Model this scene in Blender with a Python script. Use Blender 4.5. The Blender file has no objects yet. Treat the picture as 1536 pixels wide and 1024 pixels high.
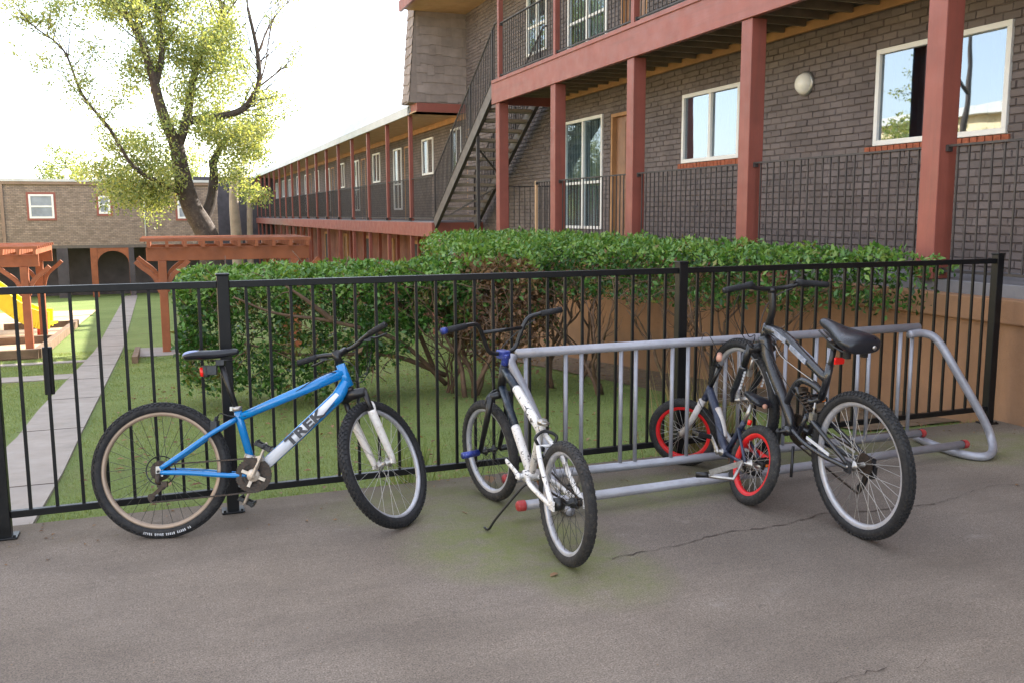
import bpy, math, random
import numpy as np
from mathutils import Vector, Matrix
random.seed(7); rng = np.random.default_rng(7)
R_ = math.radians; PI = math.pi
SC = bpy.context.scene; COL = SC.collection

# ------------------------------------------------------------------ helpers
class MB:
    def __init__(s, T=None): s.v = []; s.f = []; s.sm = []; s.mi = []; s.T = T; s.m = 0
    def add(s, vs, fs, smooth=False):
        b = len(s.v)
        s.v.extend([tuple(s.T @ Vector(v)) for v in vs] if s.T is not None else [tuple(v) for v in vs])
        for f in fs: s.f.append(tuple(b + i for i in f)); s.sm.append(smooth); s.mi.append(s.m)
    def box(s, x0, x1, y0, y1, z0, z1):
        s.add([(x0,y0,z0),(x1,y0,z0),(x1,y1,z0),(x0,y1,z0),(x0,y0,z1),(x1,y0,z1),(x1,y1,z1),(x0,y1,z1)],
              [(0,3,2,1),(4,5,6,7),(0,1,5,4),(1,2,6,5),(2,3,7,6),(3,0,4,7)])
    def obox(s, c, size, M=None):
        M = M or Matrix.Identity(3); c = Vector(c); h = [k/2 for k in size]
        vs = [c + M @ Vector((a*h[0], b*h[1], d*h[2])) for d in (-1,1) for a,b in ((-1,-1),(1,-1),(1,1),(-1,1))]
        s.add(vs, [(0,3,2,1),(4,5,6,7),(0,1,5,4),(1,2,6,5),(2,3,7,6),(3,0,4,7)])
    def bar(s, a, b, w, h, up=(0,0,1)):
        a = Vector(a); b = Vector(b); d = (b-a); L = d.length; d.normalize(); u = Vector(up)
        r = d.cross(u)
        if r.length < 1e-4: r = d.cross(Vector((0,1,0)))
        r.normalize(); u = r.cross(d)
        s.obox((a+b)/2, (L, w, h), Matrix((d, r, u)).transposed())
    def tube(s, pts, r, n=8, caps=True, closed=False, flat=None):
        pts = [Vector(p) for p in pts]; m = len(pts)
        rs = r if isinstance(r, (list, tuple)) else [r]*m
        ref = None; vs = []
        for i, p in enumerate(pts):
            if closed: t = pts[(i+1) % m] - pts[i-1]
            else: t = pts[min(i+1, m-1)] - pts[max(i-1, 0)]
            t.normalize()
            if ref is None:
                ref = Vector((0,0,1)) if abs(t.z) < .9 else Vector((0,1,0))
            u = ref - t*ref.dot(t); u.normalize(); w = t.cross(u); ref = u
            for k in range(n):
                a = 2*PI*k/n; kk = 1 if flat is None else flat
                vs.append(p + u*(math.cos(a)*rs[i]) + w*(math.sin(a)*rs[i]*kk))
        fs = []
        for i in range(m if closed else m-1):
            j = (i+1) % m
            for k in range(n):
                l = (k+1) % n; fs.append((i*n+k, i*n+l, j*n+l, j*n+k))
        if caps and not closed:
            fs.append(tuple(range(n))[::-1]); fs.append(tuple((m-1)*n+k for k in range(n)))
        s.add(vs, fs, True)
    def quad(s, a, b, c, d): s.add([a,b,c,d], [(0,1,2,3)])
    def lathe(s, c, ax, prof, n=24, smooth=True, u0=None):
        # prof: list of (axial, radius)
        ax = Vector(ax).normalized(); c = Vector(c)
        u = Vector(u0) if u0 is not None else (Vector((0,0,1)) if abs(ax.z) < .9 else Vector((1,0,0)))
        u = (u - ax*ax.dot(u)).normalized(); w = ax.cross(u); vs = []; fs = []
        for (a, r) in prof:
            for k in range(n):
                t = 2*PI*k/n; vs.append(c + ax*a + (u*math.cos(t) + w*math.sin(t))*r)
        for i in range(len(prof)-1):
            for k in range(n):
                l = (k+1) % n; fs.append((i*n+k, i*n+l, (i+1)*n+l, (i+1)*n+k))
        s.add(vs, fs, smooth)
    def disc(s, c, ax, r, th, n=24):
        s.lathe(c, ax, [(-th/2, .0005), (-th/2, r), (th/2, r), (th/2, .0005)], n, False)
    def build(s, name, mat, parent=None, bevel=0, sub=0):
        me = bpy.data.meshes.new(name)
        if isinstance(s.v, list): me.from_pydata(s.v, [], s.f)
        mats = mat if isinstance(mat, (list, tuple)) else [mat]
        for m in mats: me.materials.append(m)
        me.polygons.foreach_set('use_smooth', s.sm); me.polygons.foreach_set('material_index', s.mi)
        me.validate(); me.update()
        o = bpy.data.objects.new(name, me); COL.objects.link(o)
        if parent is not None: o.parent = parent
        if bevel:
            b = o.modifiers.new('b', 'BEVEL'); b.width = bevel; b.segments = 2; b.limit_method = 'ANGLE'; b.harden_normals = False
        if sub:
            b = o.modifiers.new('s', 'SUBSURF'); b.levels = sub; b.render_levels = sub
        return o

def tag(o, label=None, cat=None, group=None, kind=None):
    if label: o['label'] = label
    if cat: o['category'] = cat
    if group: o['group'] = group
    if kind: o['kind'] = kind
    return o
def empty(name, loc, label, cat, group=None):
    o = bpy.data.objects.new(name, None); COL.objects.link(o); o.location = loc; o.empty_display_size = .1
    return tag(o, label, cat, group)
def world_root(name, label, cat, group=None): return empty(name, (0,0,0), label, cat, group)
def based(name, loc, label, cat, group=None):
    """root at loc; returned MB factory builds in world coordinates shifted to the root"""
    o = empty(name, loc, label, cat, group); T = Matrix.Translation(-Vector(loc))
    return o, (lambda: MB(T))
def dup_tree(o, parent=None):
    c = o.copy(); COL.objects.link(c)
    if parent is not None: c.parent = parent
    for ch in list(o.children): dup_tree(ch, c)
    return c
def spline(pts, n=6):
    pts = [Vector(p) for p in pts]; out = []
    P = [pts[0]*2-pts[1]] + pts + [pts[-1]*2-pts[-2]]
    for i in range(1, len(P)-2):
        for k in range(n):
            t = k/n; a, b, c, d = P[i-1], P[i], P[i+1], P[i+2]
            out.append(.5*((2*b)+(c-a)*t+(2*a-5*b+4*c-d)*t*t+(3*b-a-3*c+d)*t**3))
    out.append(pts[-1]); return out

# ------------------------------------------------------------------ materials
class N:
    def __init__(s, name):
        s.m = bpy.data.materials.new(name); s.m.use_nodes = True; s.t = s.m.node_tree; s.t.nodes.clear()
        s.out = s.n('ShaderNodeOutputMaterial')
    def n(s, typ, **k):
        x = s.t.nodes.new(typ)
        for a, b in k.items(): setattr(x, a, b)
        return x
    def set(s, sock, v):
        if hasattr(v, 'is_linked') or isinstance(v, bpy.types.NodeSocket): s.t.links.new(v, sock)
        else:
            if sock.type == 'RGBA' and len(v) == 3: v = (*v, 1)
            sock.default_value = v
    def coord(s, kind='Object', scale=(1,1,1)):
        c = s.n('ShaderNodeTexCoord'); m = s.n('ShaderNodeMapping'); s.t.links.new(c.outputs[kind], m.inputs[0])
        m.inputs['Scale'].default_value = scale; return m.outputs[0]
    def noise(s, scale, detail=4, rough=.55, vec=None, dist=0):
        x = s.n('ShaderNodeTexNoise'); x.inputs['Scale'].default_value = scale; x.inputs['Detail'].default_value = detail
        x.inputs['Roughness'].default_value = rough; x.inputs['Distortion'].default_value = dist
        if vec is None: vec = s.coord()
        s.t.links.new(vec, x.inputs['Vector']); return x.outputs['Fac']
    def ramp(s, fac, stops, interp='LINEAR'):
        x = s.n('ShaderNodeValToRGB'); x.color_ramp.interpolation = interp; s.t.links.new(fac, x.inputs[0]); e = x.color_ramp.elements
        while len(e) < len(stops): e.new(.5)
        for i, (p, c) in enumerate(stops):
            e[i].position = p; e[i].color = (c, c, c, 1) if isinstance(c, (int, float)) else (*c, 1)
        return x.outputs[0]
    def mix(s, a, b, fac, mode='MIX'):
        x = s.n('ShaderNodeMix', data_type='RGBA', blend_type=mode)
        s.set(x.inputs[0], fac); s.set(x.inputs[6], a); s.set(x.inputs[7], b); return x.outputs[2]
    def math(s, op, a, b=0, clamp=False):
        x = s.n('ShaderNodeMath', operation=op, use_clamp=clamp); s.set(x.inputs[0], a); s.set(x.inputs[1], b); return x.outputs[0]
    def bump(s, h, strength=.3, dist=.01, nrm=None):
        x = s.n('ShaderNodeBump'); x.inputs['Strength'].default_value = strength; x.inputs['Distance'].default_value = dist
        s.t.links.new(h, x.inputs['Height'])
        if nrm is not None: s.t.links.new(nrm, x.inputs['Normal'])
        return x.outputs[0]
    def pbr(s, col, rough=.6, metal=0, nrm=None, spec=.5, coat=0, trans=None):
        p = s.n('ShaderNodeBsdfPrincipled'); s.set(p.inputs['Base Color'], col); s.set(p.inputs['Roughness'], rough)
        p.inputs['Metallic'].default_value = metal; p.inputs['Specular IOR Level'].default_value = spec
        if coat: p.inputs['Coat Weight'].default_value = coat; p.inputs['Coat Roughness'].default_value = .1
        if nrm is not None: s.t.links.new(nrm, p.inputs['Normal'])
        s.t.links.new(p.outputs[0], s.out.inputs[0]); return p
def paint(name, col, rough=.5, var=.15, nscale=6, metal=0, bump=.15, bscale=60, dirt=None, coat=0, spec=.5, dirt_amt=.5, st=(1,1,1)):
    k = N(name); a = k.noise(nscale, 6, .6); sv = k.coord('Object', st); lo = tuple(c*(1-var) for c in col); hi = tuple(min(1, c*(1+var)) for c in col)
    c = k.ramp(a, [(.3, lo), (.7, hi)])
    if dirt:
        d = k.ramp(k.noise(nscale*2.7, 8, .7, sv), [(.52, 0.), (.72, 1.)])
        c = k.mix(c, dirt, k.math('MULTIPLY', d, dirt_amt))
    r = k.ramp(k.noise(nscale*1.7, 4), [(.3, max(.02, rough*.8)), (.7, min(1, rough*1.2))])
    k.pbr(c, r, metal, k.bump(k.noise(bscale, 4, .6, sv), bump, .004), spec, coat); return k.m

M = {}
M['fence'] = paint('fence_black_paint', (.004,.0042,.005), .42, .2, 5, bump=.1, dirt=(.022,.02,.018), dirt_amt=.3, spec=.35)
M['rail_dark'] = paint('rail_dark_brown_paint', (.048,.04,.038), .55, .2, 5, dirt=(.1,.08,.07), spec=.35)
M['red'] = paint('brown_red_trim_paint', (.27,.078,.056), .5, .1, 3, bump=.5, bscale=45, dirt=(.17,.065,.05), dirt_amt=.6, st=(1,.07,1))
M['redpost'] = paint('brown_red_post_paint', (.25,.068,.047), .5, .14, 3, bump=.55, bscale=45, dirt=(.15,.055,.04), dirt_amt=.6, st=(1,1,.07))
M['orange'] = None
M['soffit'] = paint('tan_soffit_paint', (.5,.31,.17), .7, .12, 3)
M['trimtan'] = paint('dull_tan_trim', (.27,.18,.13), .7, .15, 2)
M['ledger'] = paint('ochre_ledger_paint', (.40,.205,.085), .65, .2, 3)
M['joist'] = paint('olive_joist_paint', (.22,.165,.10), .7, .2, 4)
M['white'] = paint('white_window_frame', (.8,.77,.72), .4, .05, 4)
M['step'] = paint('tan_concrete_step', (.30,.24,.195), .8, .15, 8, bump=.3)
M['stringer'] = paint('brown_stringer_paint', (.115,.092,.08), .55, .15, 5)
M['deck'] = paint('grey_deck_concrete', (.17,.165,.175), .85, .15, 4, bump=.3)
M['door'] = paint('brown_wood_door', (.27,.135,.07), .45, .2, 5)
M['lampglass'] = paint('frosted_lamp_glass', (.85,.8,.7), .25, .05, 3)
M['brickred'] = paint('bare_red_brick', (.33,.09,.04), .85, .3, 20, bump=.5)
M['rack'] = paint('grey_galvanised_rack_paint', (.31,.31,.345), .42, .12, 8, metal=.25, bump=.15, dirt=(.2,.17,.15), dirt_amt=.4)
M['redcap'] = paint('faded_red_cap', (.36,.03,.03), .55, .3, 30, dirt=(.4,.25,.22))
M['pergola'] = paint('orange_pergola_stain', (.27,.08,.03), .6, .2, 3, bump=.4, bscale=15)
M['roofmetal'] = paint('pale_roof_edge', (.55,.54,.52), .6, .1, 3)
M['yellow'] = paint('yellow_slide_plastic', (.75,.62,.03), .35, .08, 4)
M['playred'] = paint('red_play_plastic', (.5,.05,.03), .4, .1, 4)
M['timber'] = paint('weathered_border_timber', (.16,.1,.06), .85, .3, 4, bump=.5, bscale=20)
M['path'] = paint('path_concrete', (.27,.235,.205), .9, .15, 2.5, bump=.4, bscale=90, dirt=(.18,.16,.13))
M['rubber'] = paint('tyre_rubber', (.011,.011,.0125), .75, .3, 20, bump=.3, bscale=200, dirt=(.06,.053,.045), dirt_amt=.5)
M['rubber_worn'] = paint('worn_tyre_rubber', (.02,.019,.019), .8, .3, 20, bump=.3, bscale=200, dirt=(.11,.085,.06), dirt_amt=.5)
M['rim_tan'] = paint('tan_dusty_rim', (.36,.27,.2), .45, .1, 10, metal=.3)
M['rim_silver'] = paint('silver_rim', (.45,.45,.48), .42, .12, 15, metal=.35, dirt=(.3,.22,.16), dirt_amt=.5)
M['rim_red'] = paint('red_rim', (.65,.012,.015), .35, .12, 12, dirt=(.3,.05,.04), dirt_amt=.3)
M['spoke'] = paint('spoke_steel', (.45,.44,.42), .35, .15, 30, metal=.8)
M['spoke_dark'] = paint('black_spoke', (.04,.038,.035), .45, .2, 30, metal=.3)
M['steel'] = paint('worn_steel', (.42,.4,.37), .38, .2, 25, metal=.85, dirt=(.2,.09,.04), dirt_amt=.6)
M['greasy'] = paint('greasy_dark_steel', (.045,.035,.028), .5, .4, 40, metal=.5, bump=.4, bscale=150, dirt=(.16,.07,.03), dirt_amt=.55)
M['rust'] = paint('rusty_steel', (.2,.1,.055), .75, .4, 40, metal=.3, bump=.5, bscale=150, dirt=(.3,.11,.03), dirt_amt=.8)
M['blackpart'] = paint('black_component', (.008,.008,.009), .38, .25, 15, dirt=(.05,.045,.04), dirt_amt=.35)
M['grip'] = paint('rubber_grip', (.012,.012,.014), .75, .2, 30, bump=.5, bscale=180)
M['bluebike'] = paint('sky_blue_bike_paint', (.0,.185,.50), .22, .15, 10, bump=.04, coat=.7, dirt=(.03,.16,.36), dirt_amt=.35)
M['decalwhite'] = paint('white_decal', (.62,.63,.66), .4, .08, 10)
M['decalblack'] = paint('black_decal', (.03,.03,.035), .4, .1, 10)
M['forkwhite'] = paint('white_fork_paint', (.68,.64,.6), .4, .1, 12, dirt=(.3,.22,.15), dirt_amt=.6)
M['crank'] = paint('pale_alloy_crank', (.55,.48,.4), .45, .15, 20, metal=.4, dirt=(.2,.12,.07), dirt_amt=.6)
M['saddle'] = paint('black_saddle_vinyl', (.012,.013,.018), .33, .2, 10, bump=.2)
M['saddleblue'] = paint('blue_white_saddle_vinyl', (.25,.3,.5), .4, .3, 12)
M['bmxnavy'] = paint('navy_bmx_paint', (.008,.016,.03), .35, .25, 12, dirt=(.3,.34,.4), dirt_amt=.25)
M['bmxblue'] = paint('blue_anodised', (.03,.05,.26), .35, .3, 30, metal=.3, dirt=(.3,.32,.45), dirt_amt=.6)
M['mtbgrey'] = paint('dark_grey_bike_paint', (.012,.013,.017), .3, .3, 12, dirt=(.08,.085,.1), dirt_amt=.45, coat=.4)
M['mtbsilver'] = paint('silver_decal_paint', (.3,.33,.4), .35, .4, 25, dirt=(.05,.05,.06), dirt_amt=.9)
M['kidblue'] = paint('slate_kid_bike_paint', (.025,.032,.06), .35, .3, 12, dirt=(.2,.2,.25), dirt_amt=.4)
M['kidwhite'] = paint('chalky_white_plastic', (.5,.46,.43), .6, .15, 12, dirt=(.3,.2,.15), dirt_amt=.5)
M['tan'] = paint('tan_grip', (.5,.26,.18), .7, .15, 12)
M['reflector'] = paint('red_reflector', (.75,.015,.01), .2, .05, 12)
M['amber'] = paint('amber_reflector', (.8,.2,.02), .25, .05, 12)
M['pot'] = paint('grey_box', (.12,.11,.11), .6, .2, 5)

def bmx_white():
    k = N('chipped_white_bmx_paint')
    n = k.noise(26, 5, .75, dist=1.5); n2 = k.noise(9, 3, .5)
    sc = k.math('MULTIPLY', k.ramp(n, [(.56, 0.), (.585, 1.)]), k.ramp(n2, [(.42, 0.), (.5, 1.)]))
    c = k.mix(k.ramp(k.noise(14, 4), [(.3, (.62,.58,.54)), (.7, (.8,.78,.76))]), (.03,.03,.035), sc)
    k.pbr(c, .4, 0, k.bump(k.noise(60, 3), .1, .003), coat=.2); return k.m
M['bmxwhite'] = bmx_white()
def slab():
    k = N('brushed_slab_concrete'); v = k.coord()
    base = k.ramp(k.noise(.9, 8, .62, v), [(.3, (.168,.136,.108)), (.7, (.244,.203,.166))])
    c = k.mix(base, k.ramp(k.noise(.35, 3, .5, v), [(.35, (.72,.72,.74)), (.65, (1.08,1.06,1.03))]), 1., 'MULTIPLY')
    grain = k.noise(140, 3, .85, v); c = k.mix(c, k.ramp(grain, [(.38, .45), (.62, 1.55)]), .85, 'MULTIPLY')
    g2 = k.noise(38, 5, .8, v); c = k.mix(c, k.ramp(g2, [(.35, .78), (.65, 1.2)]), .8, 'MULTIPLY')
    pale = k.ramp(k.noise(3.1, 6, .7, v), [(.62, 0.), (.78, 1.)]); c = k.mix(c, (.42,.38,.34), k.math('MULTIPLY', pale, .35))
    stk = k.ramp(k.noise(2.2, 7, .7, k.coord('Object', (.55,1.6,1)), .3), [(.44, 0.), (.7, 1.)]); c = k.mix(c, (.105,.085,.068), k.math('MULTIPLY', stk, .4))
    spots = k.ramp(k.noise(11, 3, .6, v), [(.66, 0.), (.72, 1.)]); c = k.mix(c, (.09,.075,.065), k.math('MULTIPLY', spots, .35))
    # darker damp stains, moss blotches
    st = k.ramp(k.noise(1.7, 5, .6, v, .6), [(.5, 0.), (.72, 1.)]); c = k.mix(c, (.13,.105,.085), k.math('MULTIPLY', st, .35))
    sep = k.n('ShaderNodeSeparateXYZ'); k.t.links.new(v, sep.inputs[0])
    def blob(x, y, rx, ry):
        a = k.math('DIVIDE', k.math('SUBTRACT', sep.outputs[0], x), rx); b = k.math('DIVIDE', k.math('SUBTRACT', sep.outputs[1], y), ry)
        d = k.math('ADD', k.math('MULTIPLY', a, a), k.math('MULTIPLY', b, b)); return k.ramp(d, [(0., 1.), (1., 0.)], 'EASE')
    m = blob(1.5, 4.1, .62, .62)
    for a in ((1.35, 4.85, .8, .45), (2.5, 4.6, 1.0, .4), (5.3, 4.6, .9, .5), (1.75, 3.6, .4, .5), (4., 4.9, 1.2, .3)): m = k.math('ADD', m, k.math('MULTIPLY', blob(*a), .75), True)
    eg = k.ramp(k.math('ADD', sep.outputs[1], k.math('MULTIPLY', k.noise(6, 5, .6, v), .5)), [(.0, 0.), (1., 1.)]); eg = k.math('MULTIPLY', k.math('SUBTRACT', k.math('ADD', sep.outputs[1], k.math('MULTIPLY', k.noise(7, 6, .7, v), .5)), 5.02), 2.2, True); c = k.mix(c, (.09,.07,.045), k.math('MULTIPLY', eg, .55))
    mn = k.ramp(k.noise(5, 8, .75, v), [(.33, .12), (.62, 1.)]); m = k.math('MULTIPLY', m, mn, True)
    c = k.mix(c, (.13,.165,.022), k.math("MULTIPLY", m, .68))
    h = k.math('ADD', k.math('MULTIPLY', grain, .6), k.math('MULTIPLY', g2, .6))
    k.pbr(c, .88, 0, k.bump(h, .55, .006), .3); return k.m
M['slab'] = slab()
def orangewall():
    k = N('orange_stucco_wall'); v = k.coord()
    c = k.ramp(k.noise(1.3, 6, .6, v), [(.3, (.285,.155,.085)), (.7, (.38,.215,.125))])
    c = k.mix(c, k.ramp(k.noise(.5, 4, .5, k.coord('Object', (1,1,.35))), [(.4, .8), (.6, 1.05)]), .8, 'MULTIPLY')
    st = k.ramp(k.noise(3.2, 6, .65, k.coord('Object', (1,1,.16))), [(.5, 0.), (.7, 1.)]); c = k.mix(c, (.2,.12,.07), k.math('MULTIPLY', st, .45))
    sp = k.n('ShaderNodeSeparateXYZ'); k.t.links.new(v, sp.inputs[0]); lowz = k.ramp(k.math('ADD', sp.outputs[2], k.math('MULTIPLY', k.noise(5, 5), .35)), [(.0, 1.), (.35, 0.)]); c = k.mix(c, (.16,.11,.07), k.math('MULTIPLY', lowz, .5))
    k.pbr(c, .9, 0, k.bump(k.noise(45, 6, .7, v), .6, .012), .2); return k.m
M['orange'] = orangewall()
def brick_geo():
    k = N('painted_brown_brick'); v = k.coord()
    c = k.ramp(k.noise(2.2, 6, .65, v), [(.3, (.112,.087,.081)), (.7, (.165,.131,.122))])
    at = k.n('ShaderNodeAttribute', attribute_name='tone'); c = k.mix(c, k.ramp(at.outputs['Fac'], [(0., .88), (1., 1.14)]), 1., 'MULTIPLY')
    k.pbr(c, .62, 0, k.bump(k.noise(38, 6, .7, v), .55, .01), .4); return k.m
M['brickgeo'] = brick_geo()
M['mortar'] = paint('painted_mortar', (.095,.074,.067), .85, .25, 6, bump=.6)
def brick_sh(name, c1, c2, mort, scale=1., axis='YZ', bw=.2, bh=.08):
    k = N(name); tc = k.n('ShaderNodeTexCoord'); sep = k.n('ShaderNodeSeparateXYZ'); k.t.links.new(tc.outputs['Object'], sep.inputs[0])
    cb = k.n('ShaderNodeCombineXYZ'); k.t.links.new(sep.outputs['XYZ'.index(axis[0])], cb.inputs[0]); k.t.links.new(sep.outputs[2], cb.inputs[1])
    b = k.n('ShaderNodeTexBrick'); k.t.links.new(cb.outputs[0], b.inputs['Vector'])
    b.inputs['Scale'].default_value = 1; b.inputs['Brick Width'].default_value = bw; b.inputs['Row Height'].default_value = bh
    b.inputs['Mortar Size'].default_value = .008; b.inputs['Mortar Smooth'].default_value = .3; b.inputs['Bias'].default_value = 0
    for i, c in ((1, c1), (2, c2), (3, mort)): b.inputs[i].default_value = (*c, 1)
    c = k.mix(b.outputs['Color'], k.ramp(k.noise(2.5, 6, .65), [(.3, .75), (.7, 1.2)]), .9, 'MULTIPLY')
    k.pbr(c, .8, 0, k.bump(k.math('SUBTRACT', k.noise(40, 4), k.math('MULTIPLY', b.outputs['Fac'], 1.5)), .8, .012), .25); return k.m
M['brick_wing'] = brick_sh('wing_brown_brick', (.135,.105,.092), (.175,.14,.122), (.07,.056,.05))
M['brick_back'] = brick_sh('tan_grey_brick', (.25,.185,.145), (.36,.27,.21), (.17,.14,.12), axis='XZ')
M['brick_side'] = brick_sh('wing_brown_brick_end', (.135,.105,.092), (.175,.14,.122), (.07,.056,.05), axis='XZ')
M['lowwall'] = paint('lower_storey_red_render', (.2,.075,.05), .8, .25, 1.5, bump=.3)
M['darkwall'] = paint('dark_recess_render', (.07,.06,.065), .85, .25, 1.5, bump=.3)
M['opp'] = paint('cream_render', (.75,.6,.38), .85, .1, .8)
def shingle():
    k = N('grey_brown_shingle'); at = k.n('ShaderNodeAttribute', attribute_name='tone')
    c = k.ramp(k.noise(4, 5, .6), [(.3, (.25,.20,.175)), (.7, (.33,.265,.235))]); c = k.mix(c, k.ramp(at.outputs['Fac'], [(0., .88), (1., 1.1)]), 1., 'MULTIPLY')
    k.pbr(c, .85, 0, k.bump(k.noise(40, 4, .7, k.coord('Object', (3,3,.5))), .5, .008), .2); return k.m
M['shingle'] = shingle()
def glass(name='window_glass', refl=.5, tint=(.75,.82,.85)):
    k = N(name); g = k.n('ShaderNodeBsdfGlossy'); g.inputs['Roughness'].default_value = .015; g.inputs[0].default_value = (.62,.68,.74,1)
    t = k.n('ShaderNodeBsdfTransparent'); t.inputs[0].default_value = (*tint, 1)
    k.t.links.new(k.bump(k.noise(.9, 2, .4), .06, .05), g.inputs['Normal'])
    f = k.n('ShaderNodeLayerWeight'); f.inputs[0].default_value = .5; fp = k.math('POWER', f.outputs['Facing'], 2.5)
    mx = k.n('ShaderNodeMixShader'); k.t.links.new(k.math('ADD', k.math('MULTIPLY', fp, .55), refl, True), mx.inputs[0])
    k.t.links.new(t.outputs[0], mx.inputs[1]); k.t.links.new(g.outputs[0], mx.inputs[2]); k.t.links.new(mx.outputs[0], k.out.inputs[0]); return k.m
M['glass'] = glass(refl=.08); M['glass_hi'] = glass('mirror_window_glass', .36, (.5,.6,.65))
M['blind'] = paint('vertical_blind_fabric', (.6,.6,.56), .8, .1, 4)
M['curtain'] = paint('grey_curtain', (.28,.3,.33), .9, .2, 2)
M['room'] = paint('dark_room', (.05,.05,.055), .9, .2, 2)
def leafmat(name, cols, trans=.35, rough=.45, attr='tone'):
    k = N(name); at = k.n('ShaderNodeAttribute', attribute_name=attr)
    c = k.ramp(at.outputs['Fac'], [(i/(len(cols)-1), c) for i, c in enumerate(cols)])
    p = k.n('ShaderNodeBsdfPrincipled'); k.set(p.inputs['Base Color'], c); p.inputs['Roughness'].default_value = rough; p.inputs['Specular IOR Level'].default_value = .45
    t = k.n('ShaderNodeBsdfTranslucent'); k.set(t.inputs[0], k.mix(c, (1.4,1.25,.5), 1., 'MULTIPLY'))
    mx = k.n('ShaderNodeMixShader'); mx.inputs[0].default_value = trans
    k.t.links.new(p.outputs[0], mx.inputs[1]); k.t.links.new(t.outputs[0], mx.inputs[2]); k.t.links.new(mx.outputs[0], k.out.inputs[0]); return k.m
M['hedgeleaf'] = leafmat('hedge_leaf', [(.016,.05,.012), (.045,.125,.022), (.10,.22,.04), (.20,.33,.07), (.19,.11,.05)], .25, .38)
M['deadleaf'] = leafmat('dry_brown_leaf', [(.12,.06,.03), (.2,.11,.055), (.28,.17,.09), (.07,.09,.03)], .2, .7)
M['treeleaf'] = leafmat('tree_leaf', [(.08,.12,.055), (.15,.21,.09), (.27,.33,.14), (.42,.43,.2), (.19,.24,.14)], .55, .5)
M['grassblade'] = leafmat('grass_blade', [(.115,.175,.045), (.165,.225,.062), (.205,.26,.082), (.28,.27,.13)], .3, .6)
M['drygrass'] = leafmat('dry_weed_blade', [(.14,.13,.05), (.26,.2,.1), (.36,.28,.15), (.1,.14,.04)], .3, .7)
M['bark'] = paint('dark_tree_bark', (.06,.042,.034), .9, .35, 5, bump=.9, bscale=22, dirt=(.2,.16,.13))
M['twig'] = paint('brown_twig', (.12,.072,.045), .85, .35, 12, bump=.6, bscale=60)
M['palebark'] = paint('pale_trunk_bark', (.3,.24,.19), .85, .2, 4, bump=.5, bscale=20)
def lawn():
    k = N('lawn_turf'); v = k.coord()
    c = k.ramp(k.noise(.8, 6, .6, v), [(.3, (.14,.19,.058)), (.7, (.20,.25,.085))])
    c = k.mix(c, k.ramp(k.noise(60, 4, .7, v), [(.3, .6), (.7, 1.35)]), .9, 'MULTIPLY')
    d = k.ramp(k.noise(1.9, 6, .65, v), [(.55, 0.), (.75, 1.)]); c = k.mix(c, (.17,.14,.075), k.math('MULTIPLY', d, .5))
    k.pbr(c, .95, 0, k.bump(k.noise(90, 4, .8, v), .8, .02), .15); return k.m
M['lawn'] = lawn()
M['sand'] = paint('playground_sand_mulch', (.42,.30,.19), .95, .3, 3, bump=.7, bscale=30, dirt=(.14,.09,.05), dirt_amt=.7)
M['soil'] = paint('brown_soil_litter', (.13,.085,.05), .95, .4, 9, bump=.9, bscale=50, dirt=(.25,.17,.1))
M['crack'] = paint('dark_crack', (.06,.04,.03), .95, .3, 20)
M['rooftar'] = paint('grey_roof_felt', (.3,.29,.28), .9, .1, 2)

def set_attr(o, vals, name='tone'):
    a = o.data.attributes.new(name, 'FLOAT', 'FACE'); a.data.foreach_set('value', np.asarray(vals, dtype=np.float32))

def leaf_mesh(name, mat, C, D, Nn, L, W, tone, parent=None, fold=.25):
    """C centres (n,3), D direction, Nn normal, L/W sizes; each leaf = 4 tris folded on its midrib, pointed."""
    n = len(C); D = D/np.linalg.norm(D, axis=1)[:,None]; S = np.cross(D, Nn); S /= (np.linalg.norm(S, axis=1)[:,None]+1e-9); U = np.cross(S, D)
    L = L[:,None]; W = W[:,None]
    v = np.stack([C, C+D*L*.45+S*W*.5+U*W*fold, C+D*L, C+D*L*.45-S*W*.5+U*W*fold], 1).reshape(-1,3)
    me = bpy.data.meshes.new(name); me.vertices.add(4*n); me.vertices.foreach_set('co', v.astype(np.float32).ravel())
    idx = np.arange(n)[:,None]*4; tri = np.stack([idx+0, idx+1, idx+2, idx+0, idx+2, idx+3], 1).reshape(-1)
    me.loops.add(6*n); me.loops.foreach_set('vertex_index', tri.astype(np.int32))
    me.polygons.add(2*n); me.polygons.foreach_set('loop_start', np.arange(0, 6*n, 3, dtype=np.int32))
    me.update(calc_edges=True); me.materials.append(mat)
    o = bpy.data.objects.new(name, me); COL.objects.link(o)
    if parent is not None: o.parent = parent
    set_attr(o, np.repeat(tone, 2)); return o
def rdir(n):
    v = rng.normal(size=(n,3)); return v/np.linalg.norm(v, axis=1)[:,None]
#@@GROUND
# ------------------------------------------------------------------ ground
def gz(y):
    y = np.asarray(y, float)
    return np.where(y < 22, -.07-.0765*(y-5.3), np.where(y < 50, -1.3476-.038*(y-22), -2.41))
def gzf(y): return float(gz(y))
def sheet(name, xs, ys, dz, mat, bump=0):
    m = MB(); nx = len(xs)
    for y in ys:
        for x in xs: m.v.append((x, y, gzf(y)+dz+(random.uniform(-bump, bump) if bump else 0)))
    for j in range(len(ys)-1):
        for i in range(nx-1):
            a = j*nx+i; m.f.append((a, a+1, a+nx+1, a+nx)); m.sm.append(True); m.mi.append(0)
    return m.build(name, mat)
tag(sheet('lawn', [-400,-60,-20]+list(np.linspace(-8,8,33))+[20,60,400], [5.24]+list(np.linspace(5.5,30,50))+[40,50,60,90,400], 0, M['lawn'], .008), kind='structure')
# terrace slab (foreground)
m = MB(); m.box(-40, 5.995, -40, 5.27, -.6, 0); tag(m.build('terrace_slab', M['slab'], bevel=.012), kind='structure')
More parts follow.
